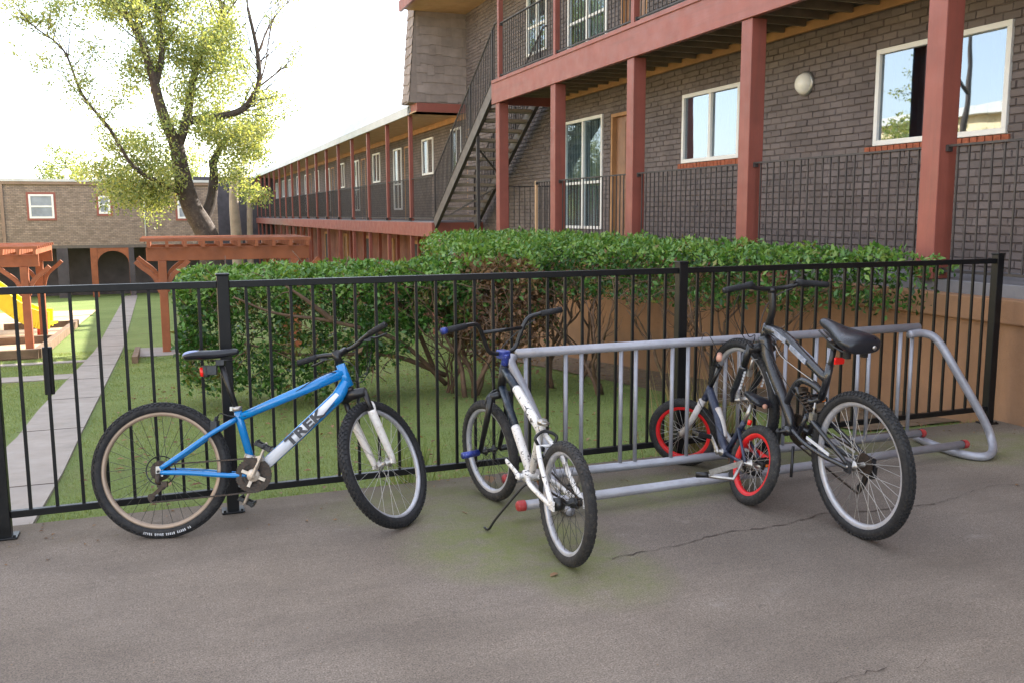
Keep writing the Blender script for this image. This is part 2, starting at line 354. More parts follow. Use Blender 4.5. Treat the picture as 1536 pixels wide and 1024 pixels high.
# path: one long walk plus two side walks
def ribbon(name, pts, dz, mat, th=.05):
    m = MB()
    for (xl, xr, y) in pts: m.v += [(xl, y, gzf(y)+dz), (xr, y, gzf(y)+dz), (xl, y, gzf(y)+dz-th), (xr, y, gzf(y)+dz-th)]
    for i in range(len(pts)-1):
        a = 4*i; b = a+4
        for f in ((a, a+1, b+1, b), (a, b, b+2, a+2), (a+1, a+3, b+3, b+1)): m.f.append(f); m.sm.append(False); m.mi.append(0)
    m.f.append((0, 2, 3, 1)); m.sm.append(False); m.mi.append(0)
    return m.build(name, mat)
pp = [(-1.5, -.76, 5.272), (-1.33, -.76, 7.), (-1.32, -.8, 9)] + [(-1.36-.016*(y-9), -.80-.016*(y-9), y) for y in np.linspace(11, 50, 24)]
tag(ribbon('path', pp, .02, M['path'], .08), kind='structure')
m = MB()
for (y0, y1) in ((15.0, 15.9), (18.6, 19.1)):
    z0, z1 = gzf(y0)+.016, gzf(y1)+.016
    m.add([(-9,y0,z0),(-1.47,y0,z0),(-1.47,y1,z1),(-9,y1,z1),(-9,y0,z0-.06),(-1.47,y0,z0-.06)], [(0,1,2,3),(0,4,5,1)])
tag(m.build('side_paths', M['path']), kind='structure')
# path joints
m = MB()
for y in np.arange(6.6, 40, 2.7):
    x0 = -1.36-.016*(y-9); m.box(x0, x0+.56, y-.003, y+.003, gzf(y)+.0205, gzf(y)+.0235)
tag(m.build('path_joints', M['crack']), kind='structure')
tag(sheet('playground_sand', [-14,-8,-5,-3.6,-2.55], list(np.linspace(20.3, 38, 12)), .03, M['sand']), kind='structure')
tag(sheet('planting_bed', [5.0,5.5,6.0], list(np.linspace(5.6, 16, 14)), .012, M['soil'], .006), kind='structure')
# slab cracks as thin wandering ribbons
def crack(pts, w=.004, jit=.012):
    m = MB(); P = []
    for a, b in zip(pts[:-1], pts[1:]):
        n = max(2, int(math.dist(a, b)/.035))
        for k in range(n): t = k/n; P.append((a[0]+(b[0]-a[0])*t+random.uniform(-jit, jit), a[1]+(b[1]-a[1])*t+random.uniform(-jit, jit)))
    for i, (x, y) in enumerate(P):
        ww = w*random.uniform(.15, 1.2)
        m.v += [(x, y-ww, .0035), (x, y+ww, .0035)]
    for i in range(len(P)-1): m.f.append((2*i, 2*i+2, 2*i+3, 2*i+1)); m.sm.append(False); m.mi.append(0)
    return m
for pts, w, jit in (([(1.886,3.712),(2.2,3.74),(2.6,3.83),(2.85,3.8),(3.237,3.885),(3.5,3.83),(3.953,3.8)], .0045, .012), ([(3.95,3.8),(4.5,3.95),(5.1,3.8)], .0016, .012),
                    ([(1.15,2.42),(1.35,2.42),(1.5,2.38),(1.7,2.43),(2.0,2.4),(2.35,2.42)], .0022, .014), ([(2.2,2.2),(2.6,2.5),(2.7,3.)], .0008, .015), ([(.1,3.2),(.6,3.35),(.9,3.3)], .0008, .015)):
    tag(crack(pts, w, jit).build('slab_crack', M['crack']), kind='structure')
# grass blades: dense near part of the lawn
def blades(n, xr, yr, hmin, hmax, excl, name='grass', mat='grassblade', wid=.0045):
    x = rng.uniform(*xr, n); y = yr[0]+(yr[1]-yr[0])*rng.uniform(0, 1, n)**1.5
    keep = ~excl(x, y); x = x[keep]; y = y[keep]; n = len(x)
    C = np.stack([x, y, gz(y)-.002], 1); D = rdir(n)*.55; D[:,2] = 1; far = 1+(y-5)/9
    h = rng.uniform(hmin, hmax, n)
    tone = np.clip(.5+.5*np.sin(x*2.1+np.sin(y*1.3)*2)*np.cos(y*1.7)*.5+rng.normal(0, .22, n), 0, 1)
    D /= np.linalg.norm(D, axis=1)[:,None]; S = np.cross(D, rdir(n)); S /= np.linalg.norm(S, axis=1)[:,None]
    W = (wid*far)[:,None]
    v = np.stack([C-S*W*.5, C+S*W*.5, C+D*h[:,None]], 1).reshape(-1,3)
    me = bpy.data.meshes.new(name); me.vertices.add(3*n); me.vertices.foreach_set('co', v.astype(np.float32).ravel())
    me.loops.add(3*n); me.loops.foreach_set('vertex_index', np.arange(3*n, dtype=np.int32))
    me.polygons.add(n); me.polygons.foreach_set('loop_start', np.arange(0, 3*n, 3, dtype=np.int32)); me.update(calc_edges=True)
    me.materials.append(M[mat]); o = bpy.data.objects.new(name, me); COL.objects.link(o); set_attr(o, tone)
    return tag(o, 'short green lawn grass growing beyond the black fence', 'grass', kind='stuff')
def onpath(x, y):
    c = -1.08-.016*(y-9); return (np.abs(x-c) < .31) | ((x < -1.4) & (((y > 14.95)&(y < 15.95))|((y > 18.55)&(y < 19.15)))) | ((y > 20.2) & (x < -2.5)) | ((x > 4.9) & (rng.uniform(size=len(x)) < .75))
blades(230000, (-3.5, 6.0), (5.3, 22), .012, .034, onpath, wid=.0032)
b = blades(3500, (-.72, 6.0), (5.275, 5.36), .03, .1, lambda x, y: x > 9, 'edge_grass'); b['label'] = 'longer grass tufts growing along the slab edge'
#@@BUILDING
# ------------------------------------------------------------------ near apartment building
PX = 6.05; WX = 7.35            # pillar line / wall plane
bld = world_root('apartment_building', 'two storey brown brick apartment building with red posts and walkways, beside the hedge', 'building')
Y0, Y1 = -9.0, 22.86
# openings in the wall: (y0,y1,z0,z1)
wins_low = [(14.98,16.66,1.32,3.34,'blind'), (10.80,12.28,2.34,3.34,'w2'), (6.53,8.25,2.32,3.34,'w3'), (2.0,3.5,2.33,3.34,'w2'), (-2.8,-1.2,2.33,3.34,'w2')]
doors_low = [(13.78,14.68,1.08,3.3), (4.6,5.5,1.08,3.3), (-.6,.3,1.08,3.3)]
wins_up = [(17.54,18.62,4.86,6.2,'blind'), (14.85,16.5,4.25,6.3,'blind'), (10.6,12.2,5.1,6.3,'w2'), (6.4,8.1,5.1,6.3,'w2')]
doors_up = [(13.45,14.35,4.12,6.25)]
ops = [w[:4] for w in wins_low+doors_low+wins_up+doors_up]
# mortar backing wall built as strips around openings
m = MB(); cuts = sorted({Y0, Y1} | {o[0] for o in ops} | {o[1] for o in ops})
for a, b in zip(cuts[:-1], cuts[1:]):
    mid = (a+b)/2; zs = sorted([(o[2], o[3]) for o in ops if o[0] < mid < o[1]]); z = -1.6
    for (p, q) in zs: m.box(WX, WX+.25, a, b, z, p); z = q
    m.box(WX, WX+.25, a, b, z, 6.9)
m.build('wall', M['mortar'], bld)
m = MB(); tones = []
bh, bl, mt = .078, .203, .008
row = 0; z = 1.0
while z < 6.85:
    y = 2.8 + (bl/2 if row % 2 else 0)+random.uniform(-.01, .01)
    while y < Y1:
        a, b = y+.0015, min(y+bl-.0015, Y1-.003); segs = [(a, b)]
        for (p, q, s, t) in ops:
            if z+bh > s+.01 and z < t-.01:
                ns = []
                for (c, d) in segs:
                    if d <= p or c >= q: ns.append((c, d))
                    else:
                        if c < p-.02: ns.append((c, p-.004))
                        if d > q+.02: ns.append((q+.004, d))
                segs = ns
        for (c, d) in segs:
            if d-c < .03: continue
            k = random.uniform(.009, .019); e = .006; j = lambda: random.uniform(-.0028, .0028)
            zl, zh = z+mt/2+j(), z+bh-mt/2+j(); x0 = WX; x1 = WX-k; tl = random.uniform(-.004, .004)
            vs = [(x0,c,zl),(x0,d,zl),(x0,d,zh),(x0,c,zh),(x1+tl,c+e+abs(j()),zl+e+j()),(x1+j(),d-e+j(),zl+e+j()),(x1-tl,d-e-abs(j()),zh-e+j()),(x1+j(),c+e+j(),zh-e+j())]
            m.add(vs, [(4,7,6,5),(0,4,5,1),(1,5,6,2),(2,6,7,3),(3,7,4,0)]); tones += [random.random()]*5
        y += bl
    z += bh; row += 1
o = m.build('brick_facing', M['brickgeo'], bld); set_attr(o, tones)
m = MB(); m.box(WX+.25, 16, Y0, Y1, 6.2, 6.6); m.box(WX+3., 16, Y0, Y1, -1.6, 6.2); m.box(WX, 16, Y0-.2, Y0, -1.6, 6.9); m.box(WX+.26, WX+3, Y0, Y1, 3.85, 3.95)
m.build('inner_wall', M['room'], bld)

def window(par, y0, y1, z0, z1, kind, X=WX, mull=1, rail=False, proud=.035, cols=None):
    f = MB(); w = .055; x0, x1 = X-proud, X+.05
    f.box(x0, x1, y0, y1, z1-w, z1); f.box(x0, x1, y0, y1, z0, z0+w); f.box(x0, x1, y0, y0+w, z0+w, z1-w); f.box(x0, x1, y1-w, y1, z0+w, z1-w)
    ym = (y0+y1)/2
    f.box(x0+.008, x1-.01, ym-.03, ym+.03, z0+w, z1-w)
    if rail:
        zr = z0+(z1-z0)*.42
        f.box(x0+.012, x1-.02, y0+w, ym-.03, zr-.025, zr+.025); f.box(x0+.012, x1-.02, ym+.03, y1-w, zr-.025, zr+.025)
    fr = f.build('window', M['white'], par, bevel=.004)
    g = MB(); g.box(X+.012, X+.018, y0+w, ym-.03, z0+w, z1-w); g.box(X+.0, X+.006, ym+.03, y1-w, z0+w, z1-w)
    g.build('pane', M['glass_hi'] if kind in ('w3','w2') else M['glass'], fr)
    g = MB()
    if kind == 'blind':
        y = y0+.07
        while y < y1-.08: g.obox((X+.07, y+.03, (z0+z1)/2), (.006, .07, z1-z0-.12), Matrix.Rotation(R_(-16+random.uniform(-5, 5)), 3, 'Z')); y += .072
        g.build('blinds', M['blind'], fr)
        g = MB()
    n = 40; pts = []
    for i in range(n+1): pts.append((X+.2+.025*math.sin(i*1.3)+.012*math.sin(i*2.9), y0-.05+(y1-y0+.1)*i/n))
    for i in range(n): g.quad((pts[i][0],pts[i][1],z0-.1), (pts[i+1][0],pts[i+1][1],z0-.1), (pts[i+1][0],pts[i+1][1],z1+.1), (pts[i][0],pts[i][1],z1+.1))
    g.build('curtain', M['curtain'] if kind != 'blind' else M['room'], fr)
    return fr
for (a, b, c, d, k) in wins_low+wins_up:
    fr = window(bld, a, b, c, d, k, rail=(d-c > 1.2))
    if k != 'blind' and c < 3:   # bare red brick sill course
        s = MB(); y = a-.05
        while y < b+.03: s.obox((WX-.012, y+.045, c-.045), (.06, .078, .075), Matrix.Rotation(random.uniform(-.05, .05), 3, 'Y')); y += .09
        s.build('brick_sill', M['brickred'], fr, bevel=.006)
def door(par, y0, y1, z0, z1, X=WX, mat='door'):
    f = MB(); f.box(X-.01, X+.08, y0, y0+.06, z0, z1); f.box(X-.01, X+.08, y1-.06, y1, z0, z1); f.box(X-.01, X+.08, y0+.06, y1-.06, z1-.06, z1)
    fr = f.build('door_frame', M['ledger'], par, bevel=.004)
    g = MB(); g.box(X+.07, X+.11, y0+.06, y1-.06, z0, z1-.06)
    for (p, q) in ((.12,.42),(.5,.93)):
        for s in (0, 1):
            a = y0+.06+(y1-y0-.12)*(.1+.45*s); g.box(X+.062, X+.07, a, a+(y1-y0-.12)*.35, z0+(z1-z0)*p, z0+(z1-z0)*q)
    d = g.build('door', M[mat], par, bevel=.005)
    h = MB(); h.lathe((X+.07, y0+.13, z0+1.0), (-1,0,0), [(0,.01),(.03,.01),(.035,.026),(.06,.026),(.065,.001)], 12); h.build('handle', M['steel'], d)
for a in doors_low+doors_up: door(bld, *a)
# wall lamp
m = MB(); m.lathe((WX-.01, 9.44, 3.14), (-1,0,0), [(0,.13),(.03,.13),(.06,.125),(.10,.10),(.125,.06),(.135,.001)], 28)
lo = m.build('wall_lamp', M['lampglass'], bld); m = MB(); m.lathe((WX-.018, 9.44, 3.14), (-1,0,0), [(0,.148),(.025,.148),(.03,.13)], 28); m.build('lamp_base', M['steel'], lo)

def slabedge(par, y0, y1, zt, zb, name='walkway', x0=PX-.005):
    m = MB(); m.box(x0+.05, WX+.0, y0, y1, zt-.12, zt); m.build(name, M['deck'], par)
    if zb is not None:
        m = MB(); m.box(x0-.02, x0+.049, y0, y1, zb, zt-.003); m.build('fascia_beam', M['red'], par, bevel=.006)
# lower walkway and its solid base
m = MB(); m.box(PX+.05, WX, Y0, 17.3, -1.2, 1.04); m.build('walkway', M['deck'], bld, bevel=.006)
m = MB(); m.box(PX+.03, PX+.049, 8, 17.32, .9, 1.05); m.box(PX+.03, WX, 17.302, 17.34, .9, 1.05); m.build('walkway_edge', M['red'], bld)
# upper walkway
slabedge(bld, Y0, 17.13, 4.12, 3.69, 'upper_walkway')
m = MB(); m.box(PX-.045, PX-.026, Y0, 17.13, 4.07, 4.13); m.build('drip_edge', M['red'], bld, bevel=.004)
m = MB(); m.box(PX-.02, WX-.05, 17.131, 17.19, 3.69, 4.117); m.build('end_fascia', M['red'], bld, bevel=.005)
m = MB(); m.box(WX-.075, WX-.022, Y0, 17.12, 3.74, 3.85); m.build('ledger_board', M['ledger'], bld, bevel=.004)
y = Y0+.2
while y < 17.1:
    m = MB(); m.box(PX+.052, WX-.078, y-.02, y+.02, 3.80, 3.995); m.build('joist', M['joist'], bld); y += .405
m = MB(); m.box(PX+.05, WX-.022, Y0, 17.13, 3.995, 3.999); m.build('ceiling_board', M['joist'], bld)
pys = [17.016-.1-i*2.695 for i in range(10)]
for y in pys:
    m = MB(); m.box(PX, PX+.19, y-.1, y+.1, 1.041, 3.689); m.build('post', M['redpost'], bld, bevel=.008)
    m = MB(); m.box(PX+.02, PX+.11, y-.045, y+.045, 4.121, 6.55); m.build('upper_post', M['redpost'], bld, bevel=.005)
def railing(par, y0, y1, zb, zt, x=PX+.09, sp=.115, top=.02, mat='rail_dark', name='railing', pick=.0065, legs=True):
    m = MB(); m.box(x-.02, x+.02, y0, y1, zt-.018, zt); m.box(x-.012, x+.012, y0, y1, zb, zb+.022)
    n = max(1, round((y1-y0)/sp))
    for i in range(1, n): yy = y0+(y1-y0)*i/n+random.uniform(-.002, .002); m.box(x-pick, x+pick, yy-pick, yy+pick, zb+.022, zt-.018)
    if legs:
        for yy in (y0+.015, y1-.015): m.obox((x, yy, zt-.03), (.05, .028, .05)); m.obox((x, yy, zb+.01), (.05, .028, .05))
    return m.build(name, M[mat], par)
for a, b in zip(pys[:-1], pys[1:]):
    if a > 16: railing(bld, b+.1, b+.92, 1.12, 2.16); mm = MB(); mm.box(PX+.07, PX+.11, b+.92, b+.96, 1.04, 2.17); mm.build('railing_post', M['soffit'], bld)
    else: railing(bld, b+.1, a-.1, 1.10, 2.155)
    railing(bld, b+.045, a-.045, 4.19, 5.16, x=PX+.065)
def railing_x(par, x0, x1, y, zb, zt, sp=.115, mat='rail_dark'):
    m = MB(); m.box(x0, x1, y-.02, y+.02, zt-.018, zt); m.box(x0, x1, y-.012, y+.012, zb, zb+.022); n = round((x1-x0)/sp)
    for i in range(n+1): xx = x0+(x1-x0)*i/n; m.box(xx-.0065, xx+.0065, y-.0065, y+.0065, zb+.02, zt-.018)
    return m.build('railing', M[mat], par)
railing_x(bld, PX+.12, WX-.05, 17.24, 1.1, 2.15)
# roof: tan soffit, fascia and mansard
m = MB(); m.box(PX-.35, WX+.02, Y0, 22.84, 6.56, 6.6); m.build('soffit', M['soffit'], bld)
m = MB(); m.box(PX-.42, PX-.35, Y0, 22.84, 6.5, 6.75); m.build('eave_fascia', M['red'], bld)
m = MB(); m.add([(PX-.4,Y0,6.76),(PX-.4,22.84,6.76),(PX+.1,22.84,7.5),(PX+.1,Y0,7.5),(16,Y0,7.6),(16,22.84,7.6),(16,Y0,6.76),(16,22.84,6.76)], [(0,3,2,1),(3,4,5,2),(1,2,5,7),(0,6,4,3)]); m.build('roof', M['rooftar'], bld)
# shingled bay closing the upper walkway
YB = 22.86
def shingle_face(par, A, U, V, w, h, nrm, name='shingles'):
    """A corner, U along width, V up, nrm outward"""
    A, U, V, Nn = map(Vector, (A, U, V, nrm)); m = MB(); tones = []; z = 0; rh = .23
    while z < h:
        x = -random.uniform(0, .15)
        while x < w:
            ww = random.uniform(.10, .3); a, b = max(0, x), min(w, x+ww-.004); dz = random.choice((0, .0, .03, -.03)); z0 = max(0, z+dz); z1 = min(h, z+rh+.05)
            if b-a > .01:
                P = lambda u, v, k: A+U*u+V*v+Nn*k
                m.add([P(a,z0,.028),P(b,z0,.028),P(b,z1,.006),P(a,z1,.006),P(a,z0,.0),P(b,z0,.0)], [(0,1,2,3),(0,4,5,1)]); tones += [random.random()]*2
            x += ww
        z += rh
    o = m.build(name, M['shingle'], par); set_attr(o, tones); return o
bay = world_root('shingled_bay', 'grey brown shingled bay above the long walkway roof, behind the stair railing', 'building bay')
m = MB(); m.add([(PX-.19,YB,4.36),(WX+.25,YB+.002,4.36),(WX+.25,YB+.7,4.36),(PX-.19,YB+.7,4.36),(PX+.02,YB,6.95),(WX+.25,YB+.002,6.95),(WX+.25,YB+.7,6.95),(PX+.02,YB+.7,6.95)],
      [(0,3,2,1),(4,5,6,7),(0,1,5,4),(1,2,6,5),(2,3,7,6),(3,0,4,7)]); m.build('bay_core', M['shingle'], bay)
shingle_face(bay, (PX-.0, YB-.001, 4.37), (1,0,0), (0,0,1), WX+.02-PX, 2.55, (0,-1,0))
shingle_face(bay, (PX-.192, YB+.7, 4.37), (0,-1,0), (.081,0,.9967), .7, 2.57, (-.9967,0,.081), 'side_shingles')
m = MB(); m.box(PX-.01, WX-.02, YB-.03, YB+.6, 4.14, 4.355); m.build('red_fascia', M['red'], bay, bevel=.004)

# ------------------------------------------------------------------ long wing
wing = world_root('apartment_wing', 'long low wing with red posts and a covered upper walkway running to the far corner', 'building')
WY0, WY1 = 21.6, 67.0
m = MB(); m.box(PX+.05, WX, WY0+.05, WY1, 1.2, 1.43); m.build('walkway', M['deck'], wing)
m = MB(); m.box(PX-.02, PX+.049, WY0, WY1, 1.05, 1.40); m.box(PX+.049, WX, WY0, WY0+.049, 1.05, 1.40); m.build('fascia_beam', M['red'], wing, bevel=.005)
m = MB(); m.box(WX+.001, WX+.3, WY0, WY1, 1.2, 4.3); m.build('upper_wall', M['brick_wing'], wing)
m = MB(); m.box(WX-.1, WX+.3, WY0, WY1, -2.6, 1.19); m.build('lower_wall', M['lowwall'], wing)
m = MB(); m.box(PX-.02, WX+.3, 22.9, WY1, 4.14, 4.17); m.build('soffit', M['soffit'], wing)
m = MB(); m.box(WX-.06, WX-.003, 22.9, WY1, 4.0, 4.139); m.build('ledger_board', M['ledger'], wing)
m = MB(); m.box(PX-.07, PX-.021, 23.57, WY1, 4.12, 4.32); m.build('eave_fascia', M['roofmetal'], wing)
m = MB(); m.add([(PX-.05,23.57,4.325),(PX-.05,WY1,4.325),(PX+.25,WY1,4.75),(PX+.25,23.57,4.75),(14,WY1,4.85),(14,23.57,4.85),(PX,YB+.71,4.18),(14,YB+.71,4.18),(14,WY1,4.18),(14,WY1,4.85)],
      [(0,3,2,1),(3,5,4,2),(0,6,7,5,3)]); m.build('roof', M['roofmetal'], wing)
m = MB(); m.box(WX+.31, 14, WY0, WY1, -2.6, 4.1); m.build('inner_mass', M['room'], wing)
y = 23.8; k = 0; py = []
while y < WY1: py.append(y); y += 2.66
for y in py:
    m = MB(); m.box(PX+.01, PX+.11, y-.05, y+.05, 1.431, 4.139); m.build('post', M['redpost'], wing, bevel=.006)
for y in [21.68]+py:
    m = MB(); m.box(PX+.01, PX+.11, y-.05, y+.05, -2.5, 1.049); m.build('lower_post', M['redpost'], wing, bevel=.006)
    if y > 22:
        m = MB(); m.box(PX+.9, PX+1.0, y-.06, y+.06, -2.5, 1.049); m.build('inner_post', M['redpost'], wing)
prev = 21.7
for y in py+[WY1]:
    railing(wing, prev+.05, y-.05, 1.50, 2.52, x=PX+.06, sp=.11, legs=False); prev = y
for y in py:
    m = MB(); m.obox((PX+.0, y, 1.47), (.08, .1, .08)); m.build('post_foot', M['rail_dark'], wing)
def wwin(y0, y1, z0, z1): window(wing, y0, y1, z0, z1, 'blind' if random.random() < .5 else 'w2', X=WX-.0, rail=z1-z0 > 1.3)
wwin(23.3, 24.2, 2.7, 3.85)
base = 20.9
for u in range(6):
    yb = 25.6 + u*7.0
    if yb > 62: break
    wwin(yb+.4, yb+1.6, 2.75, 3.8); door(wing, yb+3.0, yb+3.85, 1.44, 3.75); wwin(yb+4.2, yb+5.3, 1.75, 3.75)
door(wing, 22.0, 22.85, 1.44, 3.75)
for u, yy in enumerate([23.2, 27.2, 30.6, 34.5, 39, 44, 49, 54]):
    f = MB(); f.box(WX-.16, WX-.105, yy, yy+.1, -1.2, .8); f.box(WX-.16, WX-.105, yy+.8, yy+.9, -1.2, .8); f.box(WX-.16, WX-.105, yy+.1, yy+.8, .7, .8); fr = f.build('lower_door_frame', M['ledger'], wing)
    f = MB(); f.box(WX-.13, WX-.104, yy+.1, yy+.8, -1.2, .7); f.build('lower_door', M['room'] if u % 2 else M['door'], fr)
f = MB(); f.box(WX-.45, WX-.2, 21.75, 22.2, .68, .80); f.build('vent', M['room'], wing)
# far end
m = MB(); m.box(2.0, 7.3, 67.02, 67.4, -3, 4.2); o = m.build('dark_end_wall', M['darkwall']); tag(o, 'dark end wall closing the courtyard at the far end of the long wing', 'wall')

# ------------------------------------------------------------------ staircase
st = world_root('staircase', 'open-riser outdoor staircase with brown stringers and dark railings climbing to the upper walkway', 'staircase')
A = Vector((PX+.05, 21.45, 1.38)); B = Vector((PX+.05, 17.2, 4.0)); dv = (B-A).normalized()
for x in (PX+.03, PX+1.02):
    m = MB(); m.bar((x, A.y, A.z+.0), (x, B.y, B.z-.0), .05, .26, up=(0,0,1)); m.build('stringer', M['stringer'], st, bevel=.004)
    m = MB(); nrm = Vector((0, dv.z, -dv.y)); 
    for s in (1, -1):
        off = Vector((0, -dv.z, dv.y))*(.135*s); m.bar(Vector((x, A.y, A.z))+off, Vector((x, B.y, B.z))+off, .075, .016)
    m.build('stringer_flange', M['rail_dark'], st)
ns = 14
for i in range(1, ns+1):
    t = i/(ns+1); y = A.y+(B.y-A.y)*t; z = A.z+(B.z-A.z)*t
    m = MB(); m.box(PX+.057, PX+.993, y-.15, y+.14, z-.03, z+.03); m.build('step', M['step'], st, bevel=.004)
for x in (PX+.03, PX+1.02):
    m = MB(); pts = [(x, 21.45, 1.44), (x, 21.45, 2.56), (x, 17.1, 5.18), (x, 16.95, 5.18)]
    m.tube(pts, .019, 8); 
    n = 40
    for i in range(n+1):
        t = i/n; y = 21.45+(17.15-21.45)*t; zb = A.z+.13+(B.z-A.z)*t; zt = 2.55+(5.17-2.55)*t; th = .016 if i % 13 == 0 else .0075; m.box(x-th, x+th, y-th, y+th, zb, zt)
    m.build('stair_railing', M['rail_dark'], st)
m = MB(); m.box(PX+.03, PX+.09, 18.25, 18.31, -1.3, 3.2); m.build('support_post', M['rail_dark'], st)
m = MB(); m.bar((PX+.1, 18.3, 2.9), (PX+.95, 18.9, 2.2), .03, .03); m.build('brace', M['rail_dark'], st); m = MB(); m.bar((PX+.1, 20.4, 1.6), (PX+.95, 19.6, 2.2), .03, .03); m.build('brace', M['rail_dark'], st)

# ------------------------------------------------------------------ back building
bb = world_root('back_building', 'tan grey brick building with three white windows closing the far side of the courtyard', 'building')
BY = 50.0
m = MB(); m.box(-30, 2.6, BY, BY+8, .17, 3.1); m.build('brick_wall', M['brick_back'], bb)
m = MB(); m.box(-30.1, 2.7, BY-.1, BY+8.1, 3.101, 3.33); m.build('parapet', M['pergola'], bb, bevel=.01)
bb.children[-1].data.materials[0] = M['trimtan']
m = MB(); m.box(-30.12, 2.72, BY-.14, BY-.101, 3.24, 3.36); m.box(-30, 2.6, BY-.1, BY+8, 3.331, 3.36); m.build('coping', M['roofmetal'], bb)
m = MB(); m.box(-30, 2.6, BY+1.6, BY+8, -2.6, .169); m.build('recessed_wall', M['darkwall'], bb)
m = MB(); m.box(-30, 2.6, BY, BY+.1, .02, .169); m.build('lintel', M['stringer'], bb)
for i, (x0, x1) in enumerate(((-8.4,-7.6),(-5.0,-4.5),(-3.5,-3.2),(-1.75,-1.5),(.8,1.05))):
    m = MB(); m.box(x0, x1, BY+.0, BY+.25, -2.45, .019); m.build('pier', M['darkwall'] if i != 2 else M['pergola'], bb)
def arch(x0, x1):
    m = MB(); n = 10; zc = -.75; top = .015; r = (x1-x0)/2; cx = (x0+x1)/2
    prev = None
    for i in range(n+1):
        t = PI*i/n; p = (cx-r*math.cos(t), zc+.62*math.sin(t))
        if prev: m.add([(prev[0],BY+.02,prev[1]),(p[0],BY+.02,p[1]),(p[0],BY+.02,top),(prev[0],BY+.02,top),(prev[0],BY+.16,prev[1]),(p[0],BY+.16,p[1])], [(0,1,2,3),(0,4,5,1)])
        prev = p
    m.box(x0-.14, x0, BY+.01, BY+.17, -2.45, .016); m.box(x1, x1+.14, BY+.01, BY+.17, -2.45, .016)
    m.build('arch', M['pergola'], bb)
arch(-3.2, -1.76)
for x0, x1, z0, z1 in ((-6.05,-4.97,1.48,2.63),(-2.98,-2.46,1.69,2.57),(.66,1.5,1.44,2.58)):
    w = .09; f = MB()
    f.box(x0, x1, BY-.04, BY-.001, z1-w, z1); f.box(x0, x1, BY-.04, BY-.001, z0, z0+w); f.box(x0, x0+w, BY-.04, BY-.001, z0+w, z1-w); f.box(x1-w, x1, BY-.04, BY-.001, z0+w, z1-w)
    f.box(x0+w, x1-w, BY-.035, BY-.001, (z0+z1)/2-.04, (z0+z1)/2+.04); fr = f.build('window', M['white'], bb)
    g = MB(); g.box(x0+w, x1-w, BY-.012, BY-.003, z0+w, (z0+z1)/2-.04); g.box(x0+w, x1-w, BY-.012, BY-.003, (z0+z1)/2+.04, z1-w); g.build('pane', M['curtain'], fr)
    f = MB(); f.box(x0-.1, x1+.1, BY-.02, BY-.002, z1+.001, z1+.1); f.box(x0-.1, x1+.1, BY-.03, BY-.002, z0-.1, z0-.001); f.box(x0-.1, x0-.001, BY-.02, BY-.002, z0, z1); f.box(x1+.001, x1+.1, BY-.02, BY-.002, z0, z1); f.build('window_trim', M['red'], fr)
m = MB(); m.tube([(-.9, BY-.05, .2), (-.9, BY-.05, 3.1)], .035, 8); m.build('downpipe', M['roofmetal'], bb)
m = MB(); m.box(-7.25, -7.12, BY-.1, BY-.002, .2, 3.1); m.build('corner_board', M['trimtan'], bb)
m = MB(); m.lathe((-4.5, BY+2, 3.36), (0,0,1), [(0,.1),(.3,.1),(.3,.22),(.42,.24),(.55,.15),(.6,.01)], 12); m.build('roof_vent', M['roofmetal'], bb)
# opposite building (outside the frame, seen only mirrored in the windows)
op = world_root('opposite_building', 'cream rendered two storey building across the courtyard', 'building')
m = MB(); m.box(-26, -16, -12, 44, -2.5, 5.4); m.build('wall', M['opp'], op)
m = MB(); m.box(-26.3, -15.6, -12.3, 44.3, 5.401, 5.75); m.build('roof', M['roofmetal'], op)
for i in range(12):
    y = -10+i*4.4; m = MB(); m.box(-15.999, -15.95, y, y+1.6, 1.6, 2.9); m.build('window', M['room'], op)
#@@FENCEWALL
# ------------------------------------------------------------------ retaining wall
rw = world_root('retaining_wall', 'orange stucco retaining wall with a concrete cap behind the fence and under the hedge', 'wall')
m = MB(); m.box(6.0, 6.099, -9, 17.3, -1.4, .75); m.build('wall_face', M['orange'], rw)
m = MB(); m.box(5.955, 6.099, -9, 17.3, .751, .94); m.build('cap', M['orange'], rw, bevel=.012)

# ------------------------------------------------------------------ fence
FY = lambda x: 5.085+.018*x
fx0, fx1 = -.84, 5.86
fe = empty('metal_fence', (2.5, FY(2.5), 0), 'black metal picket fence standing along the slab edge behind the bicycles', 'fence'); FT = Matrix.Translation(-Vector(fe.location))
posts = [-.83, .272, 3.085, 5.83]
def frail(z, w, h, name):
    for a, b in zip(posts[:-1], posts[1:]):
        m = MB(FT); m.bar((a+.03, FY(a), z), (b-.03, FY(b), z), w, h); m.build(name, M['fence'], fe, bevel=.003)
frail(1.238, .036, .036, 'top_rail'); frail(.118, .032, .036, 'bottom_rail')
m = MB(FT); m.bar((-3.2, FY(-3.2), 1.238), (posts[0]-.03, FY(posts[0]), 1.238), .036, .036); m.bar((-3.2, FY(-3.2), .118), (posts[0]-.03, FY(posts[0]), .118), .032, .036); m.build('far_left_rails', M['fence'], fe)
for x in posts:
    m = MB(FT); y = FY(x); m.box(x-.031, x+.031, y-.031, y+.031, .0, 1.285); m.obox((x, y, 1.29), (.07, .07, .012)); m.obox((x, y, .006), (.12, .11, .012))
    for sx in (-.045, .045): m.lathe((x+sx, y-.042, .012), (0,0,1), [(0,.008),(.01,.008),(.01,.001)], 6, False)
    m.build('post', M['fence'], fe, bevel=.004)
for a, b in zip(posts[:-1], posts[1:]):
    n = round((b-a)/.1195)
    for i in range(1, n):
        x = a+(b-a)*i/n; y = FY(x); m = MB(FT); t = .0078
        m.box(x-t, x+t, y-t, y+t, .13, 1.224); m.build('picket', M['fence'], fe)
